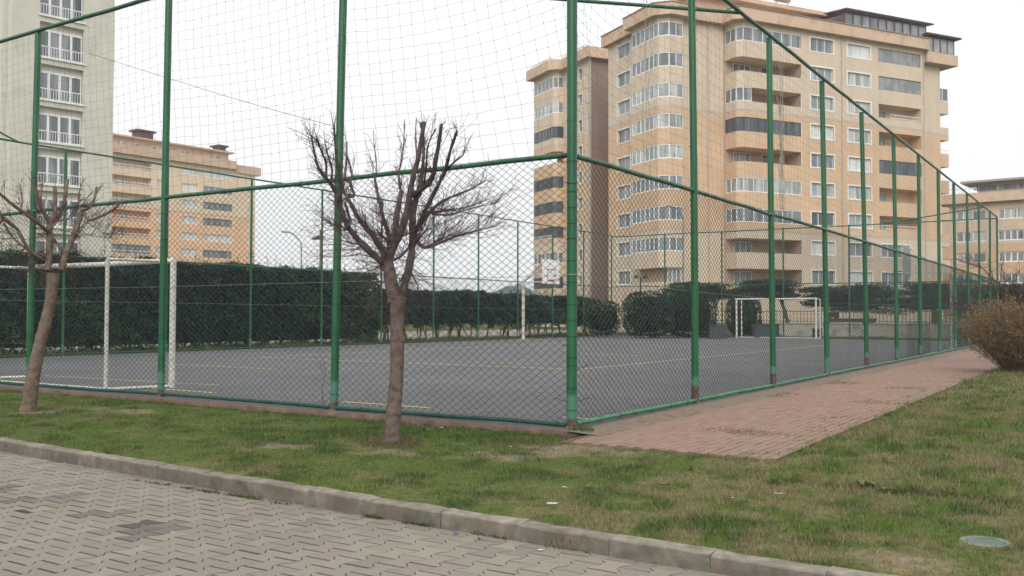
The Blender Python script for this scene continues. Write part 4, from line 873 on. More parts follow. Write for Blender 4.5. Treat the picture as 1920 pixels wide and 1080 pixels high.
# ---- orange block far behind, left
def far_left():
    f = Frame(350, 167, radians(38.3)); A, P = f.A, f.P; t = thing('apartment_block', 'distant orange apartment block with dark balconies, between the pale tower and open sky', 'apartment block', P(0, 3, 0)); ST = 2.9
    MT['facade_far'] = mat_facade('orange_tile_facade', (.74, .58, .42), (.78, .50, .31), -5, 19.4, (.42, .38, .33))
    H0 = (590 - 317) * 167 / 1767 + 1.35 + .3; a0, a1 = A(120, 0), A(476, 0); m = MB(); holes = []; cols = [(A(338, 0), A(369, 0)), (A(379, 0), A(433, 0)), (A(291, 0), A(302, 0)), (A(463, 0), A(474, 0)), (A(193, 0), A(281, 0))]
    for k in range(8):
        for i, c in enumerate(cols): holes.append((c[0] - a0, c[1] - a0, H0 - ST * k - (1.45 if i == 4 else 1.3), H0 - ST * k + (.1 if i == 4 else 0), 1.7 if i == 4 else .2, i == 4))
    zt = H0 + .75; wall(m, P(a0, 0), P(a1, 0), -1, zt, holes, inward=f.b); m.add([P(a1, 0, -1), P(a1, 14, -1), P(a1, 14, zt), P(a1, 0, zt)], [[0, 1, 2, 3]]); m.build('wall', MT['facade_far'], t)
    m = MB(); prism(m, [P(a0, -.8), P(A(441, -.8), -.8), P(A(441, -.8), 14), P(a0, 14)], zt, zt + 1.5); prism(m, [P(A(441, -.8) + .004, -.3), P(A(487, -.3), -.3), P(A(487, -.3), 13), P(A(441, -.8) + .004, 13)], zt - .5, zt + 1.0); m.build('parapet', MT['parapet'], t)
    m = MB(); aE = A(425, 3.5); ha = []
    for x in (222, 248, 290, 342, 400): ha.append((A(x - 9, 3.5) - A(150, 3.5), A(x + 9, 3.5) - A(150, 3.5), zt + 1.9, zt + 2.9, .15))
    wall(m, P(A(150, 3.5), 3.5), P(aE, 3.5), zt + 1, zt + 3.5, ha, inward=f.b); m.add([P(aE, 3.5, zt), P(aE, 12, zt), P(aE, 12, zt + 3.5), P(aE, 3.5, zt + 3.5)], [[0, 1, 2, 3]]); m.build('attic_wall', MT['parapet'], t)
    for x in (222, 248, 290, 342, 400): window(t, [P(A(x - 9, 3.64), 3.64), P(A(x + 9, 3.64), 3.64)], zt + 1.9, zt + 2.9, [2], -f.b, pane='pane_curtain', fw=.12)
    m = MB(); prism(m, [P(A(150, 2.5), 2.5), P(A(437, 2.5), 2.5), P(A(437, 2.5), 13), P(A(150, 2.5), 13)], zt + 3.5, zt + 3.75); r = m.build('roof', MT['parapet'], t)
    for x0, x1, hh in ((254, 283, 1.9), (407, 420, 1.5)):
        m = MB(); c0_, c1_ = A(x0, 5), A(x1, 5); prism(m, [P(c0_, 5), P(c1_, 5), P(c1_, 7), P(c0_, 7)], zt + 3.76, zt + 3.76 + hh - .3); prism(m, [P(c0_ - .4, 4.6), P(c1_ + .4, 4.6), P(c1_ + .4, 7.4), P(c0_ - .4, 7.4)], zt + 3.76 + hh - .3, zt + 3.76 + hh); m.build('chimney', MT['brown_metal'], t)
    for k in range(8):
        z1_, z0_ = H0 - ST * k, H0 - ST * k - 1.3
        window(t, [P(cols[0][0], .16), P(cols[0][1], .16)], z0_, z1_, [3], -f.b, pane='pane_light', fw=.12, key=('f0',))
        window(t, [P(cols[1][0], .16), P(cols[1][1], .16)], z0_, z1_, [5], -f.b, frame='white_frame' if k < 2 or k == 4 else 'dark_frame', pane='pane_light' if k in (0, 4) else 'pane_grey', fw=.10)
        window(t, [P(cols[2][0], .16), P(cols[2][1], .16)], z0_, z1_, [1], -f.b, pane='pane_light', fw=.1, key=('f2',))
        window(t, [P(cols[3][0], .16), P(cols[3][1], .16)], z0_, z1_, [1], -f.b, pane='pane_light', fw=.1, key=('f3',))
        if k == 5: window(t, [P(cols[4][0], .2), P(cols[4][1], .2)], z0_ - .1, z1_ + .1, [6], -f.b, frame='dark_frame', pane='pane_grey', name='balcony_glazing', fw=.06)
        window(t, [P(A(224, 1.6), 1.64), P(A(236, 1.6), 1.64)], z0_ - .1, z1_ - .1, [2], -f.b, pane='pane_curtain', name='balcony_door', fw=.1, key=('fd',))
        railing(t, P(cols[4][0], -.03), P(cols[4][1], -.03), z0_ - .15, z0_ + .35, MT['white_frame'], gap=1.1, r=.035, key=('fr',))
far_left()
# ---- block far right
def far_right():
    f = Frame(1850, 128, radians(180 - 51.5)); A, P = f.A, f.P; b_in = -f.b if False else f.b
    # here a runs to the right and towards the viewer, b away
    t = thing('apartment_block', 'orange apartment block with flat glazed roof storey, at the right edge behind the bare shrub', 'apartment block', P(0, 4, 0)); ST = 2.9
    H0 = (594 - 397) * 128 / 1767 + 1.35 + .2; zt = H0 + 1.0; m = MB(); holes = []
    MT['facade_fr'] = mat_facade('orange_tile_facade_right', (.56, .44, .33), (.56, .38, .24), -5, 11.0, (.42, .38, .33))
    a0, aM, a1 = A(1768, 0), A(1862, 0), A(1990, 0); cs = [(A(1795, 0), A(1822, 0)), (A(1826, 0), A(1850, 0)), (A(1874, 0), A(1921, 0)), (A(1930, 0), A(1975, 0))]
    cs = [tuple(sorted(c)) for c in cs]; s0 = min(a0, a1)
    for k in range(6):
        for i, c in enumerate(cs): holes.append((c[0] - s0, c[1] - s0, H0 - ST * k - 1.4, H0 - ST * k, .2))
    A0, A1 = sorted((a0, a1)); wall(m, P(A0, 0), P(A1, 0), -1, zt, holes, inward=f.b); m.build('wall', MT['facade_fr'], t)
    m = MB(); prism(m, [P(A0 - .3, -.9), P(A1, -.9), P(A1, 10), P(A0 - .3, 10)], zt, zt + 1.3); m.build('parapet', MT['parapet'], t)
    for k in range(6):
        for i, c in enumerate(cs): window(t, [P(c[0], .16), P(c[1], .16)], H0 - ST * k - 1.4, H0 - ST * k, [2 if i < 2 else 4], -f.b, pane='pane_curtain' if (k + i) % 2 == 0 else 'pane_grey', fw=.14, surround=.0, key=('r%d' % i,))
    g0, g1 = sorted((A(1835, 0), A(1990, 0))); window(t, [P(g0, .5), P(g1, .5)], zt + 1.3, zt + 2.7, [4], -f.b, frame='slab', pane='pane_grey', name='roof_storey_glazing', fw=.35)
    railing(t, P(A0, -.5), P(g0, -.5), zt + 1.3, zt + 2.0, MT['white_frame'], gap=.9, r=.04)
    m = MB(); q0 = min(A(1806, 0), A(1990, 0)); prism(m, [P(q0, -.8), P(A1, -.8), P(A1, 10), P(q0, 10)], zt + 2.72, zt + 3.0); m.build('roof', MT['slab'], t)
far_right()
# ---- small grey-roofed house beyond the hedge
hp = W(968, 590, 150); t = thing('house', 'small distant house with grey hipped roof showing above the low hedge', 'house', (hp[0], hp[1], 0)); hx, hy = hp[0], hp[1]
m = MB(); m.bb(hx - 4.2, hx + 3.8, hy, hy + 7, 0, 4.6); m.build('wall', MT['slab'], t)
MT['slate'] = mat_noise('grey_roof_tiles', (.10, .11, .12), (.16, .17, .18), 1.5, .8, .2)
m = MB(); m.add([(hx - 5, hy - .6, 4.3), (hx + 4.6, hy - .6, 4.3), (hx + 4.6, hy + 8, 4.3), (hx - 5, hy + 8, 4.3), (hx - 1.5, hy + 4, 6.1), (hx + 1.2, hy + 4, 6.1)], [[0, 1, 5, 4], [1, 2, 5], [2, 3, 4, 5], [3, 0, 4]]); r = m.build('roof', MT['slate'], t)
m = MB(); m.bb(hx - .2, hx + .8, hy + 2.4, hy + 3.2, 5, 6.4); m.build('chimney', MT['slab'], t)
# ================================================================== HEDGES AND BACKGROUND PLANTING
def leaf_cards(mb, P, size, cols, N=None, spread=.9, up=.0, droop=None):
    """many small leaf clumps: a bent pair of triangles each"""
    n = len(P); a = RNG.normal(0, 1, (n, 3)) ; 
    if N is not None: a = a * spread + N
    a /= np.linalg.norm(a, axis=1)[:, None]; r = RNG.normal(0, 1, (n, 3)); X = np.cross(a, r); X /= np.linalg.norm(X, axis=1)[:, None]; Y = np.cross(a, X)
    s1 = size * RNG.uniform(.6, 1.4, (n, 1)); s2 = s1 * RNG.uniform(.35, .7, (n, 1))
    V = np.stack([P - X * s1, P - Y * s2 + a * s1 * .2, P + X * s1, P + Y * s2], 1).reshape(-1, 3)
    mb.add(V, np.arange(len(V)).reshape(-1, 4), np.repeat(cols, 4, axis=0))
def hedge_cols(n, P, base, tip, sd=0, yellow=0.0):
    k = fbm(P[:, 0] * .9 + P[:, 2], P[:, 1] * .9 + P[:, 2] * 1.3, sd, 3)[:, None]; k2 = fbm(P[:, 0] * 2.6 + P[:, 2] * 2.2, P[:, 1] * 2.6 + P[:, 2] * 3, sd + 31, 3)[:, None]; r = RNG.uniform(.55, 1.5, (n, 1)) * (.62 + .85 * sstep(.3, .7, k2)); t = np.clip(sstep(.38, .62, k) + RNG.normal(0, .15, (n, 1)), 0, 1)
    out = (np.array(base) * (1 - t) + np.array(tip) * t) * r; br = (RNG.random((n, 1)) < .10 * sstep(.55, .7, fbm(P[:, 0] * .7, P[:, 1] * .7 + P[:, 2] * 1.2, sd + 57, 2))[:, None] + .006); return np.where(br, np.array([[.10, .075, .045]]) * r, out)
def box_hedge(name, label, u0, u1, v0, v1, z0, z1, dens, size, base, tip, sd, trunks=False, rough=1.0):
    t = thing(name, label, 'hedge', UV((u0 + u1) / 2, (v0 + v1) / 2, 0))
    def surf(n):
        k = RNG.random(n); L, Wd, H = u1 - u0, v1 - v0, z1 - z0; ar = np.array([L * H, L * Wd, Wd * H, Wd * H]); c = np.cumsum(ar / ar.sum()); f = np.searchsorted(c, k)
        u = RNG.uniform(u0, u1, n); v = RNG.uniform(v0, v1, n); z = RNG.uniform(z0, z1, n)
        v = np.where(f == 0, v0, v); z = np.where(f == 1, z1, z); u = np.where(f == 2, u0, np.where(f == 3, u1, u))
        NU = np.where(f == 2, -1., np.where(f == 3, 1., 0)); NV = np.where(f == 0, -1., 0); NZ = np.where(f == 1, 1., 0.)
        return u, v, z, NU, NV, NZ, f
    area = (u1 - u0) * (z1 - z0) + (u1 - u0) * (v1 - v0) + 2 * (v1 - v0) * (z1 - z0); n = int(area * dens); u, v, z, NU, NV, NZ, f = surf(n)
    bulge = .75 * (fbm(u * .8 + z * .3, z * .8 + v * .5, sd, 4) - .45) + .16 * np.abs(np.sin(u * 1.9 + 1.2 * vn(u * .6, v * 0, sd))) - .08 + .12 * (vn(u * 3.1, z * 3.1, sd + 9) - .5) - np.abs(RNG.normal(0, .10, n))
    round_ = np.where(f == 0, -.30 * sstep(z1 - .35, z1, z), 0); zt = rough * (.16 * (fbm(u * .55, v * 0, sd + 4) - .5) + .10 * (vn(u * 2.6, v, sd + 5) - .5)) - np.where(f == 1, np.abs(RNG.normal(0, .09, n)), 0)
    u = u + NU * bulge; v = v + NV * (bulge + round_); z = z + NZ * (bulge * .5) + zt * (z - z0) / (z1 - z0)
    if z0 > .3: z = np.where(z < z0 + .35, z + .45 * (vn(u * 2.2, v, sd + 11) - .55), z)
    q = C0[None] + u[:, None] * CU + v[:, None] * CV; P = np.stack([q[:, 0], q[:, 1], z], 1); NN = np.stack([NU * CU[0] + NV * CV[0], NU * CU[1] + NV * CV[1], NZ], 1)
    m = MB(); leaf_cards(m, P, size, hedge_cols(n, P, base, tip, sd), NN, .8)
    for _ in range(int((u1 - u0) * 2.2 * rough)):      # long shoots standing out of the top
        uu = RNG.uniform(u0, u1); b0 = UV(uu, RNG.uniform(v0, v1), z1 - .15); e0 = b0 + [RNG.normal(0, .12), 0, RNG.uniform(.25, .42) + .25 * rough * RNG.random() ** 3]; m.segs([b0], [e0], .006, 3, np.array([[.04, .05, .03]])); pp_ = b0 + (e0 - b0) * RNG.uniform(.3, 1, (9, 1)) + RNG.normal(0, .03, (9, 3)); leaf_cards(m, pp_, size * .6, hedge_cols(9, pp_, base, tip, sd))
    n2 = n // 25; k = RNG.integers(0, n, n2); B = P[k]; m.segs(B, B + NN[k] * .10 + RNG.normal(0, .06, (n2, 3)) + [0, 0, .05], .006, 3, hedge_cols(n2, B, tip, tip, sd))
    m.build('foliage', MT['leaf'], t)
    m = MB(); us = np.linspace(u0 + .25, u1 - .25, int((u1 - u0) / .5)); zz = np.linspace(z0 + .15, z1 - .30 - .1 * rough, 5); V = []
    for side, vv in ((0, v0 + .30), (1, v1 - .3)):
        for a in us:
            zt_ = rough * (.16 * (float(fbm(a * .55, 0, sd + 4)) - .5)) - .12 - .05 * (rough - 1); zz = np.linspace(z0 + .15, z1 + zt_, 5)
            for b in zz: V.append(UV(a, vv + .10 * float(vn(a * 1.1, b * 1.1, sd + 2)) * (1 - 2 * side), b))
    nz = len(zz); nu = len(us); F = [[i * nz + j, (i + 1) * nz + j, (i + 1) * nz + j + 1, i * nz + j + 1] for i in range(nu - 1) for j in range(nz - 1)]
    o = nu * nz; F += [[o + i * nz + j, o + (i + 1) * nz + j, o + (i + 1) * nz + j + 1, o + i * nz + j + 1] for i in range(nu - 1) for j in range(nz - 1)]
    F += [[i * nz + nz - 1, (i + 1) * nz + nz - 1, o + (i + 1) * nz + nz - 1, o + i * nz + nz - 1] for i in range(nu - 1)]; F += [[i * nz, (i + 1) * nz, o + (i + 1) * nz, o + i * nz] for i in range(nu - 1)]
    m.add(V, F); m.build('shade_core', MT['hedge_core'], t)  # solid dark shell behind the leaves, shade put in as colour
    if trunks:
        u = u0 + .4
        while u < u1 - .3:
            m = MB(); vv = (v0 + v1) / 2 + RNG.normal(0, .15)
            for k in range(int(RNG.integers(2, 5))):
                e = UV(u + RNG.normal(0, .22), vv + RNG.normal(0, .2), z0 + .35); b = UV(u + RNG.normal(0, .04), vv + RNG.normal(0, .04), -.08); m.tube([b, (b + e) / 2 + RNG.normal(0, .05, 3), e], [.035, .028, .02], 6)
            m.build('trunk', MT['bark'], t); u += RNG.uniform(.7, 1.15)
    return t
A_ = box_hedge('hedge', 'tall dark green clipped hedge filling the left behind the goal and the court', -7, 24.3, LV + 1.0, LV + 3.0, .10, 3.30, 420, .060, (.010, .026, .017), (.034, .072, .036), 3, trunks=True, rough=2.0)
B_ = box_hedge('hedge', 'lower dark hedge with bare stems showing beneath, in the middle behind the court', 25.0, 47.5, LV + 1.2, LV + 3.0, .72, 2.50, 400, .070, (.013, .032, .026), (.028, .062, .044), 5, trunks=True, rough=2.2)
bd = MB(); bd.add([[*p[:2], -.062] for p in uvquad(-25, LU + 8, LV + .15, LV + 3.75)], [[0, 3, 2, 1]]); structure(bd.build('planting_bed', mat_noise('dry_soil_bed', (.07, .055, .04), (.17, .135, .10), 3, .95, c3=(.05, .065, .025), s3=1.2)))
pv = MB(); pv.box(UV(20, LV + 11.8, -.045), (*CU, 0), (*CV, 0), (0, 0, 1), 45, 8.0, .03); structure(pv.build('pavement', mat_noise('pale_pavement', (.20, .17, .145), (.36, .32, .28), 2, .9)))
# strip of dry weeds at the hedge feet
def verge(name, label, u0, u1, v0, v1, dens, h, wid):
    m = MB(); n = int((u1 - u0) * (v1 - v0) * dens); u = RNG.uniform(u0, u1, n); v = RNG.uniform(v0, v1, n); q = C0[None] + u[:, None] * CU + v[:, None] * CV
    hh = h * RNG.uniform(.3, 1.3, n) * (.3 + 1.2 * fbm(u * .8, v * .8, 88)); a = RNG.uniform(0, pi, n); la = RNG.uniform(0, 2 * pi, n); z = np.full(n, -.09)
    dry = RNG.random(n) < sstep(.40, .6, fbm(u * .5, v * .5, 89)) * .7; col = np.where(dry[:, None], TAN * RNG.uniform(.5, 1.3, (n, 1)), GREEN * RNG.uniform(.4, 1.2, (n, 1)))
    A = np.stack([q[:, 0] - np.cos(a) * wid, q[:, 1] - np.sin(a) * wid, z], 1); B = np.stack([q[:, 0] + np.cos(a) * wid, q[:, 1] + np.sin(a) * wid, z], 1); T = np.stack([q[:, 0] + np.cos(la) * hh * .6, q[:, 1] + np.sin(la) * hh * .6, z + hh], 1)
    V = np.stack([A, B, T], 1).reshape(-1, 3); m.add(V, np.arange(len(V)).reshape(-1, 3), np.repeat(col, 3, axis=0)); o = m.build(name, MT['grass']); tag(o, label, 'grass', kind='stuff')
verge('grass_verge', 'rough dry grass at the foot of the long hedges beyond the court', -5, LU + 6, LV + .15, LV + 1.9, 320, .30, .018)
verge('grass_verge', 'rough green grass strip beyond the far end fence', LU + .25, LU + 3.0, -8, LV + 2, 170, .24, .022)
# round bushes and flat-topped conifers beyond the far end
def blob(label, px, Z, wpx, top_px, bot_px, name='bush', flat=1.0, base=(.011, .027, .019), tip=(.024, .054, .030), dens=1.0, trunk=None, layers=None, cat='bush', group=None, size=.07, depth=None):
    c = W(px, 590, Z); zt = W(px, top_px, Z)[2]; zb = W(px, bot_px, Z)[2]; rx = wpx / 2 / FPX * Z; ry = depth or rx * .8
    t = thing(name, label, cat, (c[0], c[1], 0), group); m = MB(); rz = (zt - zb) / 2; cz = (zt + zb) / 2; n = int(2600 * dens * max(1, rx * .7)); sd = int(px)
    if layers is None:
        d = RNG.normal(0, 1, (n, 3)); d /= np.linalg.norm(d, axis=1)[:, None]; ph = np.arctan2(d[:, 1], d[:, 0]); k = 1 + .30 * (fbm(ph * 1.6 + 7, d[:, 2] * 2.2 + 5, sd) - .5) - np.abs(RNG.normal(0, .07, n))
        ex = .75; dd = np.sign(d) * np.abs(d) ** ex; P = np.stack([c[0] + dd[:, 0] * rx * k, c[1] + dd[:, 1] * ry * k, cz + dd[:, 2] * rz * k], 1)
        leaf_cards(m, P, size, hedge_cols(n, P, base, tip, sd) * (1 + .35 * np.clip(d[:, 2:3], -.3, 1)), d, .8); m.build('crown', MT['leaf'], t)  # top highlight painted in: upper leaves brightened, lower ones darkened
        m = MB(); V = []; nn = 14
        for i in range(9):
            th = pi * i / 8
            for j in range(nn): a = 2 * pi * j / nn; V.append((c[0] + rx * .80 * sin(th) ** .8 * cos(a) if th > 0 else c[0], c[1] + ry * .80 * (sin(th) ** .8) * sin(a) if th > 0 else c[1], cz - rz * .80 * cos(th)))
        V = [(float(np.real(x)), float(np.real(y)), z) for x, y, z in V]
        m.add(V, [[i * nn + j, i * nn + (j + 1) % nn, (i + 1) * nn + (j + 1) % nn, (i + 1) * nn + j] for i in range(8) for j in range(nn)]); m.build('shade_core', MT['hedge_core'], t)  # dark shell standing for the shaded inside of the crown
    else:   # tiers of flat sprays, gaps between them
        for li in range(layers):
            f = (li + .5) / layers; zc = zb + (zt - zb) * (.12 + .8 * f)
            for s_ in range(9):
                a = 2 * pi * s_ / 9 + RNG.normal(0, .3); rr = RNG.uniform(.25, .8) * (1 - .35 * f); lc = np.array([c[0] + cos(a) * rx * rr, c[1] + sin(a) * ry * rr, zc + RNG.normal(0, .12)]); nn = n // (layers * 4); d = RNG.normal(0, .5, (nn, 3)); d *= np.clip(1.3 / (np.linalg.norm(d, axis=1)[:, None] + .3), 0, 1)
                P = lc + d * np.array([rx * .42, ry * .42, .15 + .06 * rz]); P[:, 2] -= .10 * np.hypot(P[:, 0] - c[0], P[:, 1] - c[1]) / rx
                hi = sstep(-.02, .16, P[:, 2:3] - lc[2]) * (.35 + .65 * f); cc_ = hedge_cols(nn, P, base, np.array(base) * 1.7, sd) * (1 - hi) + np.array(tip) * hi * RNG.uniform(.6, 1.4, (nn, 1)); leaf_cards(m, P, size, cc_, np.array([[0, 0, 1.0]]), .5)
        m.build('crown', MT['leaf'], t)
    if trunk:
        for dx in trunk[0]:
            tt = MB(); b = np.array([c[0] + dx, c[1], -.08]); e = np.array([c[0] + dx * .4, c[1], zb + (zt - zb) * .55]); tt.tube([b, (b + e) / 2 + [.08, 0, 0], e], [trunk[1], trunk[1] * .85, trunk[1] * .5], 8)
            for k in range(6): a = RNG.uniform(0, 2 * pi); tt.tube([b + (e - b) * .75, e + np.array([cos(a) * rx * .6, sin(a) * ry * .6, RNG.uniform(-.3, .2)])], [trunk[1] * .4, .02], 5, cap=False)
            tt.build('trunk', MT['bark'], t)
    return t
gb = 'rounded evergreen bushes beyond the court'
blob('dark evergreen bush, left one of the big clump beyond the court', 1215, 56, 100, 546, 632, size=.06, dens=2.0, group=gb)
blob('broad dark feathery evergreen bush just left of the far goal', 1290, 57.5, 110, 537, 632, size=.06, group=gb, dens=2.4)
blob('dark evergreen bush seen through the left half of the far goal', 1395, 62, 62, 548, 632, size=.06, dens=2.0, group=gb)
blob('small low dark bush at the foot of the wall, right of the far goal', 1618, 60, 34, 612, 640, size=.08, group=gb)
blob('sparse light green shrub in front of the narrow tan block, left of the evergreen clump', 1130, 58, 70, 562, 628, size=.07, group=gb, dens=.7)
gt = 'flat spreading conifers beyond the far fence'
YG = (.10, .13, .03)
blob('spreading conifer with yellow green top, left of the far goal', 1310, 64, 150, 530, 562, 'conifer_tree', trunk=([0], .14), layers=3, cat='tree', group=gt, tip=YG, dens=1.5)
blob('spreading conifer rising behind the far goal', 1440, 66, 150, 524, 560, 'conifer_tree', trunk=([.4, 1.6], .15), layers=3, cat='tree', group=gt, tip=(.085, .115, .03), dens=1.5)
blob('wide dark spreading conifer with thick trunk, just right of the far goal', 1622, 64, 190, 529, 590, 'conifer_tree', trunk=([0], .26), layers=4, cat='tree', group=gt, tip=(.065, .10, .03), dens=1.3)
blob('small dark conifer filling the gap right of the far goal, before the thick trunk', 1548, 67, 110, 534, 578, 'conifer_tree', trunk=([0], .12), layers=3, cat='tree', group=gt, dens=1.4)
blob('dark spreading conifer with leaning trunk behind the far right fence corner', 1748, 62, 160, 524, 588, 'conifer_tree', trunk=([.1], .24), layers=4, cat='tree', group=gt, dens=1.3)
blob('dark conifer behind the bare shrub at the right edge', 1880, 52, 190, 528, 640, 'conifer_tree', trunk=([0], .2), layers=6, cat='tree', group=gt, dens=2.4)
# low wall with pickets beyond the far end, teal cabinets
MT['cream_wall'] = mat_noise('cream_garden_wall', (.40, .36, .30), (.50, .46, .39), .8, .9, .1, .2, 20, (.30, .27, .22), 1.2)
MT['teal'] = mat_noise('dark_teal_metal', (.028, .050, .050), (.05, .078, .076), 1.5, .5, .4); MT['picket'] = mat_noise('brown_picket_metal', (.10, .085, .07), (.16, .14, .12), 3, .6)
t = thing('garden_wall', 'low cream wall topped with thin metal pickets beyond the far goal', 'wall', UV(LU + 4.5, 2, 0))
m = MB(); m.box(UV(LU + 4.6, 6, .35), (*CV, 0), (*CU, 0), (0, 0, 1), 23, .12, .46); m.build('base', MT['cream_wall'], t)
m = MB(); m.box(UV(LU + 4.6, 6, .84), (*CV, 0), (*CU, 0), (0, 0, 1), 23, .16, .03); m.build('coping', MT['slab'], t)
m = MB(); vv = np.arange(-17, 29, .22); Pk = np.array([UV(LU + 4.6, v, .87) for v in vv]); m.segs(Pk, Pk + [0, 0, .85], .018, 4); m.bar(UV(LU + 4.6, -17, 1.62), UV(LU + 4.6, 29, 1.62), .02, .02); m.bar(UV(LU + 4.6, -17, 1.0), UV(LU + 4.6, 29, 1.0), .02, .02); m.build('picket_railing', MT['picket'], t)
def cabinet(x0, x1, top, Z, label, bot=636, lid=False, tall=None):
    c0_, c1_ = W(x0, 590, Z), W(x1, 590, Z); z1 = W(x0, top, Z)[2]; zb = max(-.08, W(x0, bot, Z)[2]); t = thing('storage_box', label, 'storage box', ((c0_[0] + c1_[0]) / 2, Z, zb), 'teal boxes beyond the far end of the court')
    m = MB(); w_ = c1_[0] - c0_[0]; m.bb(c0_[0], c1_[0], Z, Z + .8, zb + .05, z1 - .06); 
    for k in range(1, 6): m.bb(c0_[0] + w_ * k / 6 - .02, c0_[0] + w_ * k / 6 + .02, Z - .03, Z - .002, zb + .08, z1 - .1)
    for k in (0.05, .95): m.bb(c0_[0] + w_ * k - .05, c0_[0] + w_ * k + .05, Z + .1, Z + .7, zb, zb + .048)
    m.build('body', MT['teal'], t); m = MB(); m.bb(c0_[0] - .04, c1_[0] + .04, Z - .05, Z + .85, z1 - .055, z1); m.build('lid', MT['teal'], t)
    return t
cabinet(1331, 1364, 609, 55, 'low dark teal box on the ground left of the far goal'); cabinet(1416, 1461, 608, 57, 'low dark teal box seen through the far goal')
cabinet(1553, 1643, 597, 63, 'long flat teal container lying above the wall, right of the far goal', bot=606); cabinet(1557, 1573, 585, 63.2, 'small dark teal box standing on the long flat container', bot=597)
cabinet(1531, 1541, 616, 56, 'narrow dark box beside the right post of the far goal')
# ================================================================== LAMPS
MT['lamp_grey'] = mat_noise('grey_lamp_metal', (.16, .16, .15), (.24, .24, .23), 2, .5, .4); MT['lamp_dark'] = mat_noise('dark_lamp_metal', (.03, .03, .035), (.06, .06, .065), 2, .5, .4); MT['rust_pole'] = mat_noise('rusty_pole', (.14, .10, .08), (.22, .17, .14), 3, .7)
def arm_lamp(label, px, Z, topy, armpx, hy, r=.055):
    """mast whose upper end bends over sideways to a cobra head"""
    b = W(px, 590, Z); b[2] = -.1; t = thing('street_lamp', label, 'street lamp', b, 'street lamps beyond the court'); e = W(px, topy, Z); h = W(armpx, hy, Z); m = MB(); P = [b, (b + e) / 2, e]
    for k in np.linspace(.2, 1, 7): q = e + (h - e) * np.array([k, k, 0]); q[2] = e[2] + (h[2] - e[2]) * sin(k * pi / 2); P.append(q)
    m.tube(P, [r * 1.2, r] + [r * .8] * (len(P) - 2), 8); m.build('mast', MT['lamp_grey'], t, smooth=True)
    d = np.array([np.sign(armpx - px), 0, .08]); m = MB(); L = .55; V = []
    for k, w_, hh in ((0, .06, .05), (.3, .14, .09), (.8, .13, .07), (1, .05, .03)):
        c = h + d * L * k; V += [c + [0, -w_, 0], c + [0, 0, hh], c + [0, w_, 0], c + [0, 0, -hh * .5]]
    m.add(V, [[i * 4 + j, i * 4 + (j + 1) % 4, (i + 1) * 4 + (j + 1) % 4, (i + 1) * 4 + j] for i in range(3) for j in range(4)]); m.add(V[:4], [[0, 1, 2, 3]]); m.add(V[-4:], [[3, 2, 1, 0]]); m.build('lamp_head', MT['lamp_grey'], t)
arm_lamp('grey street lamp with curved arm, above the left hedge against the sky', 565, 62, 456, 542, 436); arm_lamp('tall grey street lamp with curved arm in front of the large tan block', 1281, 72, 408, 1261, 388)
b = W(601, 590, 52); b[2] = -.1; t = thing('street_lamp', 'rusty straight lamp post with one dark box lantern, right of the curved lamp', 'street lamp', b, 'street lamps beyond the court')
m = MB(); m.tube([b, W(601, 500, 52), W(602, 431, 52)], .065, 8); m.build('mast', MT['rust_pole'], t); h = W(597, 445, 52); m = MB(); m.add([h + [-.32, -.2, -.08], h + [.05, -.2, .12], h + [.05, .2, .12], h + [-.32, .2, -.08], h + [-.30, -.2, -.14], h + [.12, -.2, -.10], h + [.12, .2, -.10], h + [-.30, .2, -.14]], [[0, 1, 2, 3], [7, 6, 5, 4], [0, 4, 5, 1], [1, 5, 6, 2], [2, 6, 7, 3], [3, 7, 4, 0]]); m.bar(h + [.0, 0, .05], h + [.42, 0, .02], .02, .02); m.build('lantern', MT['lamp_dark'], t)
b = W(1201, 590, 60); b[2] = -.1; t = thing('street_lamp', 'small black post lamp with two heads, below the curved bays of the tan block', 'street lamp', b, 'street lamps beyond the court')
m = MB(); e = W(1201, 522, 60); m.tube([b, (b + e) / 2, e], .05, 8); m.build('mast', MT['lamp_dark'], t)
for s_ in (-1, 1):
    m = MB(); m.bar(e, e + [.22 * s_, 0, .12], .02, .02); m.lathe(e + [.28 * s_, 0, .02], [(.0, .22), (.10, .18), (.15, .08), (.13, .0), (.0, -.01)], 10); m.build('lamp_head', MT['lamp_dark'], t)
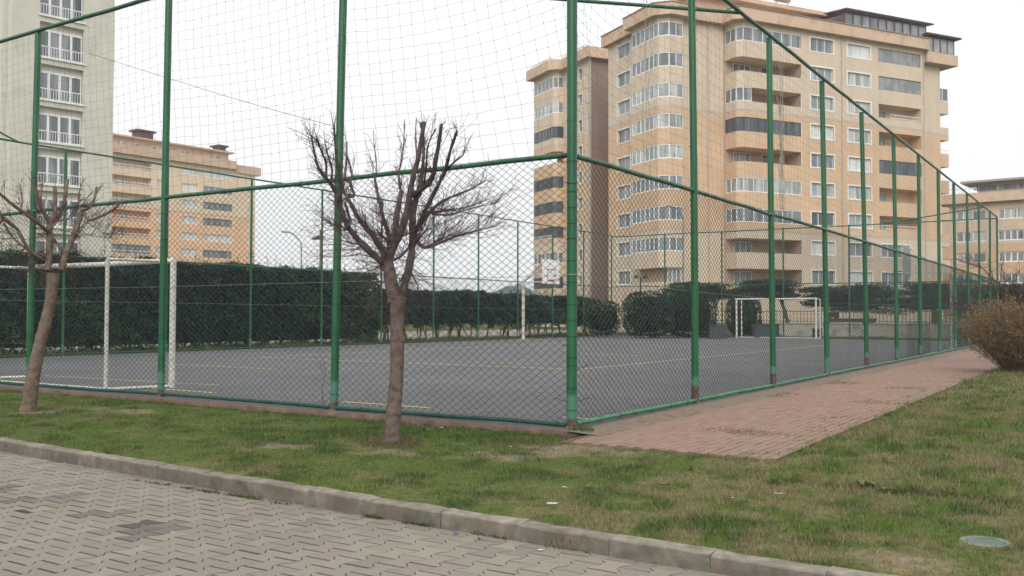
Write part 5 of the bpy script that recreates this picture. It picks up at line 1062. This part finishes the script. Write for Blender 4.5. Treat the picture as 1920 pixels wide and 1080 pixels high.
# ================================================================== PRUNED TREES
def branch_pts(pts, ox, oy, sc, Z0, dz):
    """outline points of a limb read from the photograph, each given its own distance"""
    n = len(pts); return np.array([W(ox + p[0] / sc, oy + p[1] / sc, Z0 + dz[0] + (dz[1] - dz[0]) * k / max(1, n - 1)) for k, p in enumerate(pts)])
def smooth_poly(P, R, it=1):
    for _ in range(it):
        Q = [P[0]]; S = [R[0]]
        for k in range(len(P) - 1): Q += [P[k] * .75 + P[k + 1] * .25, P[k] * .25 + P[k + 1] * .75]; S += [R[k] * .75 + R[k + 1] * .25, R[k] * .25 + R[k + 1] * .75]
        Q.append(P[-1]); S.append(R[-1]); P, R = np.array(Q), np.array(S)
    return P, R
def make_tree(label, Z0, ox, oy, sc, trunk, limbs, mat, ntw, twl, centre, knots=True, limb_dark=True, ztop=222):
    b = W(*trunk[0][0], Z0); t = thing('pruned_tree', label, 'tree', b, 'bare pruned trees on the lawn')
    P = np.array([W(x, y, Z0) for (x, y), w in trunk]); R = np.array([w / 2 / FPX * Z0 for _, w in trunk]); P, R = smooth_poly(P, R, 2); m = MB(); R = R * (1 + .035 * np.sin(np.arange(len(R)) * 2.3)); m.tube(P, R, 18, wob=.025)
    for k in range(14):
        j = int(RNG.integers(4, len(P) - 1)); a = RNG.uniform(0, 2 * pi); c = P[j] + np.array([cos(a), sin(a), 0]) * R[j] * .9; m.lathe(c - [0, 0, .01], [(.0, -.015), (.016, -.008), (.018, .004), (.008, .014), (0, .016)], 7)
    m.build('trunk', mat, t, smooth=True); src = []; ZT = W(760, ztop, Z0)[2]
    for pts, w0, w1, dz in limbs:
        Q = branch_pts(pts, ox, oy, sc, Z0, dz); n = len(Q); r = np.linspace(w0, w1, n) / sc / 2 / FPX * Z0; Q, r = smooth_poly(Q, r, 2); r = r * RNG.uniform(.92, 1.12, len(r))
        m = MB(); m.tube(Q, r * .90, 9, wob=.05)
        if knots:
            for k in range(len(Q) // 4 if w0 < 34 else 0): j = int(RNG.integers(1, len(Q))); m.lathe(Q[j] - [0, 0, r[j] * .8], [(0, 0), (r[j] * 1.15, r[j] * .5), (r[j] * 1.2, r[j] * 1.1), (0, r[j] * 1.7)], 7)
        m.build('limb', MT['bark_dark'] if limb_dark and w0 < 90 else mat, t, smooth=True)
        for k in range(2, len(Q)): src.append((Q[k], Q[k] - Q[k - 1], r[k]))
    C = np.array(centre); m = MB(); zs_ = np.array([q[0][2] for q in src]); wt = np.exp(-1.3 * (zs_ - zs_.min()) / (zs_.max() - zs_.min())) ** 1.0; wt /= wt.sum(); pick = RNG.choice(len(src), ntw, p=wt)
    def shoot(p, d, L, r, depth):
        n = 7; pts = [p]; d = d / np.linalg.norm(d); cur = RNG.normal(0, .10, 3); step = L / n
        for k in range(n): d = d + cur * .22 + RNG.normal(0, .07, 3) + np.array([0, 0, .035]); d /= np.linalg.norm(d); pts.append(pts[-1] + d * step)
        pts = [q for i, q in enumerate(pts) if i == 0 or q[2] < ZT + RNG.uniform(-.15, .04)]; n = len(pts) - 1
        if n < 1: return
        pts = np.array(pts); rr = np.linspace(r, r * .4, n + 1); m.segs(pts[:-1], pts[1:], rr[:-1], 3)
        if depth > 0:
            for k in range(min(2, n), n + 1):
                if RNG.random() < .55: shoot(pts[k], d + RNG.normal(0, .65, 3), L * RNG.uniform(.15, .45), r * .62, depth - 1)
    for ip in pick:
        p, d, r = src[int(ip)]; out = p - C; out /= np.linalg.norm(out) + 1e-6; dd = out * RNG.uniform(.3, 1.3) + RNG.normal(0, .45, 3) + np.array([0, 0, RNG.uniform(-.1, .5)]); twf = 1.0 if p[2] < C[2] + .25 else .5; shoot(p, dd, twf * twl * RNG.uniform(.35, 1.35), RNG.uniform(.0024, .0046), 2 if RNG.random() < .5 else 1)
    m.build('twigs', MT['twig'], t); return t
L1 = [
 ([(545, 1090), (520, 1000), (508, 920), (505, 860)], 95, 62, (0, -.05)),
 ([(570, 1075), (605, 980), (628, 880), (640, 780), (638, 680), (642, 590), (655, 530), (680, 480)], 48, 38, (0, .25)),
 ([(565, 1040), (592, 960), (605, 900), (612, 850)], 14, 9, (-.05, .1)),
 ([(508, 900), (470, 875), (420, 832), (352, 770), (305, 712), (272, 672), (250, 610), (232, 550), (215, 500), (190, 440), (150, 400), (112, 350), (92, 280), (72, 165)], 44, 12, (0, -.55)),
 ([(222, 520), (240, 430), (225, 360), (212, 290), (198, 112)], 24, 13, (-.4, -.7)),
 ([(150, 400), (160, 320), (125, 245), (100, 175)], 14, 9, (-.5, -.8)), ([(182, 425), (192, 350), (166, 280), (148, 210)], 14, 8, (-.45, -.3)),
 ([(255, 690), (298, 662), (276, 590), (262, 540)], 22, 10, (-.3, -.1)),
 ([(492, 860), (452, 772), (402, 700), (342, 640), (302, 560), (268, 505), (243, 450), (262, 380), (268, 300), (272, 200)], 40, 9, (0, .45)),
 ([(270, 505), (322, 505), (288, 440), (302, 385), (290, 330), (270, 270)], 20, 8, (.3, .5)),
 ([(505, 870), (530, 790), (562, 735), (598, 640), (618, 540), (636, 420), (664, 330), (684, 220), (708, 85)], 52, 24, (0, -.25)),
 ([(520, 800), (545, 700), (548, 620), (562, 560), (578, 475)], 44, 28, (-.05, .3)),
 ([(640, 500), (700, 460), (758, 400), (770, 300), (790, 200), (803, 98)], 38, 20, (.15, -.3)),
 ([(676, 490), (688, 420), (700, 330), (705, 220), (692, 88)], 30, 14, (.2, .5)),
 ([(505, 850), (512, 730), (478, 640), (455, 540), (432, 430), (425, 380)], 32, 14, (.05, .6)),
 ([(660, 700), (705, 600), (742, 520), (792, 430), (832, 335), (856, 230), (890, 138)], 30, 15, (.2, -.5)),
 ([(648, 700), (662, 750), (688, 785), (722, 795), (785, 770), (860, 735), (970, 705), (1092, 676)], 30, 7, (.25, -.4)),
 ([(722, 790), (800, 742), (905, 710)], 14, 5, (.1, -.2)),
 ([(655, 690), (722, 608), (790, 540), (880, 498), (960, 470), (1052, 415)], 26, 9, (.25, .9)),
 ([(742, 600), (832, 582), (930, 572), (1010, 542), (1050, 530)], 16, 5, (.2, 1.0)), ([(760, 605), (850, 612), (960, 572), (1105, 545)], 14, 4, (.2, -.8)),
 ([(640, 800), (700, 700), (760, 680), (905, 610)], 12, 4, (.1, .8)), ([(790, 430), (850, 330), (930, 270), (928, 255)], 14, 6, (0, -.7)),
 ([(575, 480), (560, 380), (590, 250), (596, 70)], 13, 5, (.3, .2)), ([(640, 440), (668, 300), (655, 190), (662, 60)], 14, 5, (0, .4)), ([(700, 470), (720, 330), (722, 220), (770, 125)], 14, 6, (.1, -.9)),
 ([(430, 420), (440, 320), (424, 220), (420, 130)], 9, 4, (.6, .8)), ([(560, 740), (640, 700), (700, 690)], 14, 6, (0, -.5)), ([(505, 870), (570, 850), (612, 800), (660, 770)], 16, 7, (0, -.4)), ([(350, 780), (290, 765)], 9, 4, (-.2, -.5)), ([(232, 690), (160, 635)], 10, 4, (-.3, -.6)),
]
T1 = [((735, 840), 40), ((736, 822), 31), ((737, 790), 29), ((740, 752), 27), ((744, 700), 26), ((745, 640), 25.5), ((745, 600), 26), ((745, 572), 29), ((746, 556), 34)]
make_tree('large bare pruned tree with many thin shoots, nearer the fence corner', 10.45, 560, 200, 3.0, T1, L1, MT['bark'], 950, .50, W(760, 480, 10.4))
L2 = [
 ([(372, 1110), (385, 980), (386, 870), (386, 780), (390, 705)], 62, 58, (0, .1)),
 ([(378, 730), (345, 660), (308, 600), (285, 500), (264, 398)], 40, 18, (.05, -.3)), ([(318, 600), (318, 500), (335, 430)], 16, 10, (0, .2)),
 ([(395, 720), (432, 690), (430, 580), (428, 455)], 38, 30, (.1, .1)), ([(420, 730), (460, 690), (492, 610), (512, 500), (526, 402)], 36, 28, (.1, .5)),
 ([(375, 810), (300, 740), (200, 670), (100, 600), (0, 512)], 34, 22, (0, -.7)), ([(350, 1030), (300, 1005), (235, 960), (182, 880), (140, 790), (100, 760), (0, 670), (-120, 640)], 34, 24, (0, -.5)),
 ([(0, 660), (-60, 560), (-90, 440)], 24, 14, (-.5, -.7)), ([(40, 700), (-20, 760), (-100, 760)], 22, 14, (-.4, -.2)),
 ([(480, 1110), (510, 980), (548, 900), (590, 800), (620, 700), (640, 640)], 54, 46, (.05, .35)), ([(635, 640), (690, 632), (735, 560), (755, 458)], 30, 20, (.3, .6)), ([(650, 640), (668, 700), (704, 722), (782, 690), (880, 640), (930, 590)], 30, 18, (.35, .1)),
 ([(505, 975), (455, 920), (420, 860)], 26, 18, (.1, .0)), ([(655, 720), (750, 780), (838, 838)], 9, 5, (.3, .0)), ([(470, 795), (620, 825), (860, 860)], 10, 4, (.2, -.3)), ([(600, 640), (640, 600), (720, 490)], 16, 7, (.3, .6)), ([(380, 790), (470, 710), (540, 720), (600, 640)], 14, 9, (-.1, .2)),
 ([(610, 600), (612, 500), (655, 395)], 12, 6, (.35, .6)), ([(170, 620), (175, 560), (165, 480)], 10, 5, (-.3, -.4)), ([(30, 740), (100, 860), (250, 980)], 16, 9, (-.3, -.1)), ([(270, 960), (360, 1000), (330, 1040)], 16, 10, (-.1, 0)),
]
T2 = [((52, 775), 34), ((54, 762), 27), ((58, 735), 25), ((63, 700), 24), ((69, 670), 22.5), ((77, 638), 22), ((85, 608), 21), ((92, 580), 20), ((97, 550), 19.5), ((99, 522), 23), ((100, 512), 24)]
make_tree('leaning bare pruned tree with stubby cut limbs, at the left edge of the lawn', 13.9, 0, 240, 4.155, T2, L2, MT['bark_warm'], 420, .42, W(100, 440, 13.9), limb_dark=False, ztop=325)
# ================================================================== SHRUBS AT THE RIGHT
def twig_shrub(label, px, Z, wpx, top, base_py, n, col1, leafcol=None, nleaf=0, up=1.0, cat='bush', rb=.08, r0=.004):
    c = G(px, base_py, ZL + .02) if Z is None else W(px, base_py, Z); Z = c[1]; R = wpx / 2 / FPX * Z; H = W(px, top, Z)[2] - c[2]; t = thing('dry_shrub', label, cat, c, 'dry shrubs at the right'); A = []; B = []; rr = []; tips = []
    for _ in range(n):
        a = RNG.uniform(0, 2 * pi); f = RNG.random() ** .55; e = np.array([cos(a) * R * f, sin(a) * R * f * .9, H * up * (.42 + .58 * math.sqrt(max(0, 1 - f * f * .85))) * RNG.uniform(.72, 1.05)]); p0 = c + np.array([cos(a), sin(a), 0]) * rb * RNG.random(); k = 6; prev = p0
        mid = np.array([cos(a) * R * f * .55, sin(a) * R * f * .5, e[2] * .42])
        for q in range(1, k + 1):
            s_ = q / k; x = 2 * s_ * (1 - s_) * mid + s_ * s_ * e + RNG.normal(0, .018, 3) * (Z / 20); cur = c + x; A.append(prev); B.append(cur); rr.append(r0 * 1.8 * (1 - .7 * s_)); 
            if q >= 3:
                for _k in range(3):
                    tip = cur + (x / np.linalg.norm(x) * .7 + RNG.normal(0, .6, 3)) * RNG.uniform(.06, .22) * R; tip[2] = max(tip[2], c[2] + .05); A.append(cur); B.append(tip); rr.append(r0 * .55); tips.append(tip)
            prev = cur
    m = MB(); A = np.array(A); cl = np.array(col1) * RNG.uniform(.6, 1.4, (len(A), 1)); m.segs(A, np.array(B), np.array(rr), 3, cl); m.build('twigs', MT['shrub'], t)
    if nleaf:
        tips = np.array(tips); hz = tips[:, 2] - c[2]; w_ = np.clip(hz / H, .05, 1) ** 1.2; w_ /= w_.sum(); k = RNG.choice(len(tips), nleaf, p=w_); P = tips[k] + RNG.normal(0, .02, (nleaf, 3)); ll = np.array(leafcol)[RNG.integers(0, len(leafcol), nleaf)] * RNG.uniform(.6, 1.4, (nleaf, 1)); m = MB(); leaf_cards(m, P, .020, ll); m.build('leaves', MT['grass'], t)
    return t
MT['shrub'] = mat_attr('shrub_twig', .85, .15)
twig_shrub('rounded brown shrub of dense dry twigs at the end of the red path', 1900, None, 186, 572, 702, 620, (.17, .115, .080), [(.24, .165, .075), (.18, .17, .06), (.26, .165, .09)], 14000, rb=.16, r0=.0038)
def bare_shrub():
    Z = 27; c = W(1985, 640, Z); c[2] = -.05; t = thing('dry_shrub', 'tall leafless reddish shrub reaching in from the right edge above the brown shrub', 'bush', c, 'dry shrubs at the right'); m = MB()
    def grow(p, d, L, r, dep):
        n = 5; pts = [p]
        for k in range(n): d = d + RNG.normal(0, .10, 3) + np.array([-.02, 0, .02 if dep > 1 else -.01]); d /= np.linalg.norm(d); pts.append(pts[-1] + d * L / n)
        pts = [q for i, q in enumerate(pts) if i == 0 or q[2] > 1.15 or abs(q[0] - c[0]) < .9]; n = len(pts) - 1
        if n < 1: return
        pts = np.array(pts); R = np.linspace(r, r * .55, n + 1); m.segs(pts[:-1], pts[1:], R[:-1], 4 if dep > 2 else 3)
        if dep > 0:
            for k in range(1, n + 1):
                for _ in range(2 if dep < 3 else 1):
                    if RNG.random() < .8: grow(pts[k], d + RNG.normal(0, .55, 3), L * RNG.uniform(.4, .7), r * .55, dep - 1)
    for k in range(15):
        a = RNG.uniform(-.5, .5) + pi * (k % 4 != 0); grow(c + RNG.normal(0, .1, 3) * [1, 1, 0], np.array([cos(a) * RNG.uniform(.5, 1.7), sin(a) * .6, RNG.uniform(.5, 1.1)]), RNG.uniform(1.7, 2.5), .036, 3)
    m.build('branches', MT['twig'], t)
bare_shrub()
# thin sapling by the fence post
c = G(612, 772, ZL); t = thing('sapling', 'thin bare sapling growing against the foot of the second fence post', 'plant', c); m = MB()
P = [c + np.array(o) for o in ((0, 0, 0), (-.05, 0, .15), (-.07, 0, .35), (-.02, 0, .55), (-.03, 0, .75))]; m.tube(P, [.006, .005, .004, .003, .002], 5)
for k in range(9): p = P[1] + (P[4] - P[1]) * RNG.random(); m.segs([p], [p + RNG.normal(0, .09, 3) + [0, 0, .05]], .002, 3)
m.build('stem', MT['twig'], t)
# ================================================================== SMALL THINGS ON THE GROUND
MT['paper'] = mat_noise('white_paper', (.62, .62, .60), (.74, .74, .72), 20, .8); MT['yellow_leaf'] = mat_noise('pale_dead_leaf', (.42, .38, .20), (.55, .50, .32), 20, .8); MT['brown_leaf'] = mat_noise('brown_dead_leaf', (.16, .085, .045), (.24, .15, .09), 20, .8); MT['blue'] = mat_noise('blue_plastic', (.03, .09, .38), (.06, .15, .50), 20, .4)
def scrap(name, label, cat, px, py, z, L, Wd, mat, ang=None, curl=.3):
    p = G(px, py, z + .008); a = RNG.uniform(0, pi) if ang is None else ang; d = np.array([cos(a), sin(a), 0]); s_ = np.array([-sin(a), cos(a), 0]); m = MB(); V = []; ns, nw = 6, 4
    for i in range(ns + 1):
        for j in range(nw + 1):
            x = i / ns - .5; y = j / nw - .5; wprof = 1 - (2 * x) ** 2 * .75; V.append(p + d * x * L + s_ * y * Wd * wprof + np.array([0, 0, (curl * (x * x + y * y) + RNG.normal(0, .05)) * L * .5 + .004]))
    V = np.array(V); F = [[i * (nw + 1) + j, (i + 1) * (nw + 1) + j, (i + 1) * (nw + 1) + j + 1, i * (nw + 1) + j + 1] for i in range(ns) for j in range(nw)]; m.add(V, F); m.add(V - [0, 0, .0015], [f[::-1] for f in F]); o = m.build(name, MT[mat], loc=p); tag(o, label, cat); return o
scrap('paper_scrap', 'crumpled white tissue lying in the grass near the kerb, middle of the lawn', 'litter', 1036, 946, ZL + .02, .085, .045, 'paper', 0, .5)
scrap('cigarette_end', 'white cigarette end in the grass right above the crumpled tissue', 'litter', 1058, 914, ZL + .03, .045, .012, 'paper', 2.6)
scrap('paper_scrap', 'small white scrap in the grass below the fence corner post', 'litter', 958, 838, ZL + .03, .035, .02, 'paper')
scrap('paper_scrap', 'white scrap at the foot of the fence edging, right of the large tree', 'litter', 827, 802, ZL + .03, .07, .035, 'paper')
scrap('paper_scrap', 'smaller white scrap between the large tree and the scrap at the edging', 'litter', 803, 806, ZL + .03, .045, .02, 'paper')
scrap('cigarette_end', 'white cigarette end on the pavers by the kerb, below the large tree', 'litter', 643, 956, ZR, .045, .014, 'paper', .9)
scrap('cigarette_end', 'white cigarette end on the pavers near the left part of the kerb', 'litter', 226, 884, ZR, .05, .016, 'paper', 2.2)
scrap('cigarette_end', 'white cigarette end on the pavers, right of the blue cap', 'litter', 1014, 1032, ZR, .045, .014, 'paper', .1)
scrap('bottle_cap', 'bright blue plastic cap on the pavers beside the kerb', 'litter', 855, 1000, ZR, .045, .03, 'blue', .4, .2)
scrap('dead_leaf', 'yellow brown leaf lying against the kerb foot, left of the blue cap', 'leaf', 716, 964, ZR, .07, .03, 'yellow_leaf', 2.6)
scrap('dead_leaf', 'pale yellow leaf in the grass below the brick path end', 'leaf', 1461, 927, ZL + .03, .085, .035, 'yellow_leaf', 2.8, .5)
scrap('dead_leaf', 'tiny pale leaf left of the yellow leaf below the brick path end', 'leaf', 1374, 934, ZL + .03, .03, .02, 'yellow_leaf')
scrap('dead_leaf', 'curled brown leaf in the dry grass right of the brick path end', 'leaf', 1672, 868, ZL + .07, .12, .05, 'brown_leaf', .2, .6)
scrap('dead_leaf', 'grey brown curled leaf in the grass, midway between tissue and path', 'leaf', 1243, 910, ZL + .03, .12, .045, 'brown_leaf', 2.7, .6)
scrap('dead_leaf', 'small brown leaf at the kerb foot right of the blue cap', 'leaf', 898, 1010, ZR, .05, .025, 'brown_leaf')
scrap('dead_leaf', 'tan leaf on the right end of the brick path', 'leaf', 1558, 806, ZP + .005, .05, .03, 'yellow_leaf')
# manhole cover
p = G(1847, 1011, ZL + .02); p[2] = float(lawn_z(np.array([toUV(p)[0]]), np.array([toUV(p)[1]]))[0]) - .002; MT['cover'] = mat_noise('pale_green_cover_metal', (.14, .18, .14), (.23, .28, .225), 8, .7, .3, .3, 60, (.13, .15, .11), 12)
m = MB(); m.lathe(p - [0, 0, .03], [(0, .034), (.115, .034), (.118, .037), (.142, .037), (.146, .030), (.15, 0)], 32)
for k in range(-4, 5):
    h = math.sqrt(max(0, .108 ** 2 - (k * .024) ** 2)); 
    if h > .02: m.box(p + [k * .024, 0, .003], (1, 0, 0), (0, 1, 0), (0, 0, 1), .004, h, .004)
for k in range(-4, 5):
    h = math.sqrt(max(0, .108 ** 2 - (k * .024) ** 2))
    if h > .02: m.box(p + [0, k * .024, .0022], (1, 0, 0), (0, 1, 0), (0, 0, 1), h, .0035, .0035)
o = m.build('manhole_cover', MT['cover'], loc=p); tag(o, 'round pale green metal cover set in the grass, lower right corner', 'manhole cover')

# ================================================================== HAZE
hz = MB(); hz.bb(-610, 610, -610, 610, -1.4, 60)
hm = bpy.data.materials.new('haze_air'); hm.use_nodes = True; hn = hm.node_tree; hn.nodes.clear(); ho = hn.nodes.new('ShaderNodeOutputMaterial'); hv = hn.nodes.new('ShaderNodeVolumePrincipled')
hv.inputs['Color'].default_value = (.92, .95, 1, 1); hv.inputs['Density'].default_value = .0006; hv.inputs['Anisotropy'].default_value = .2; hn.links.new(hv.outputs[0], ho.inputs['Volume'])
o = hz.build('haze', hm); o['kind'] = 'stuff'
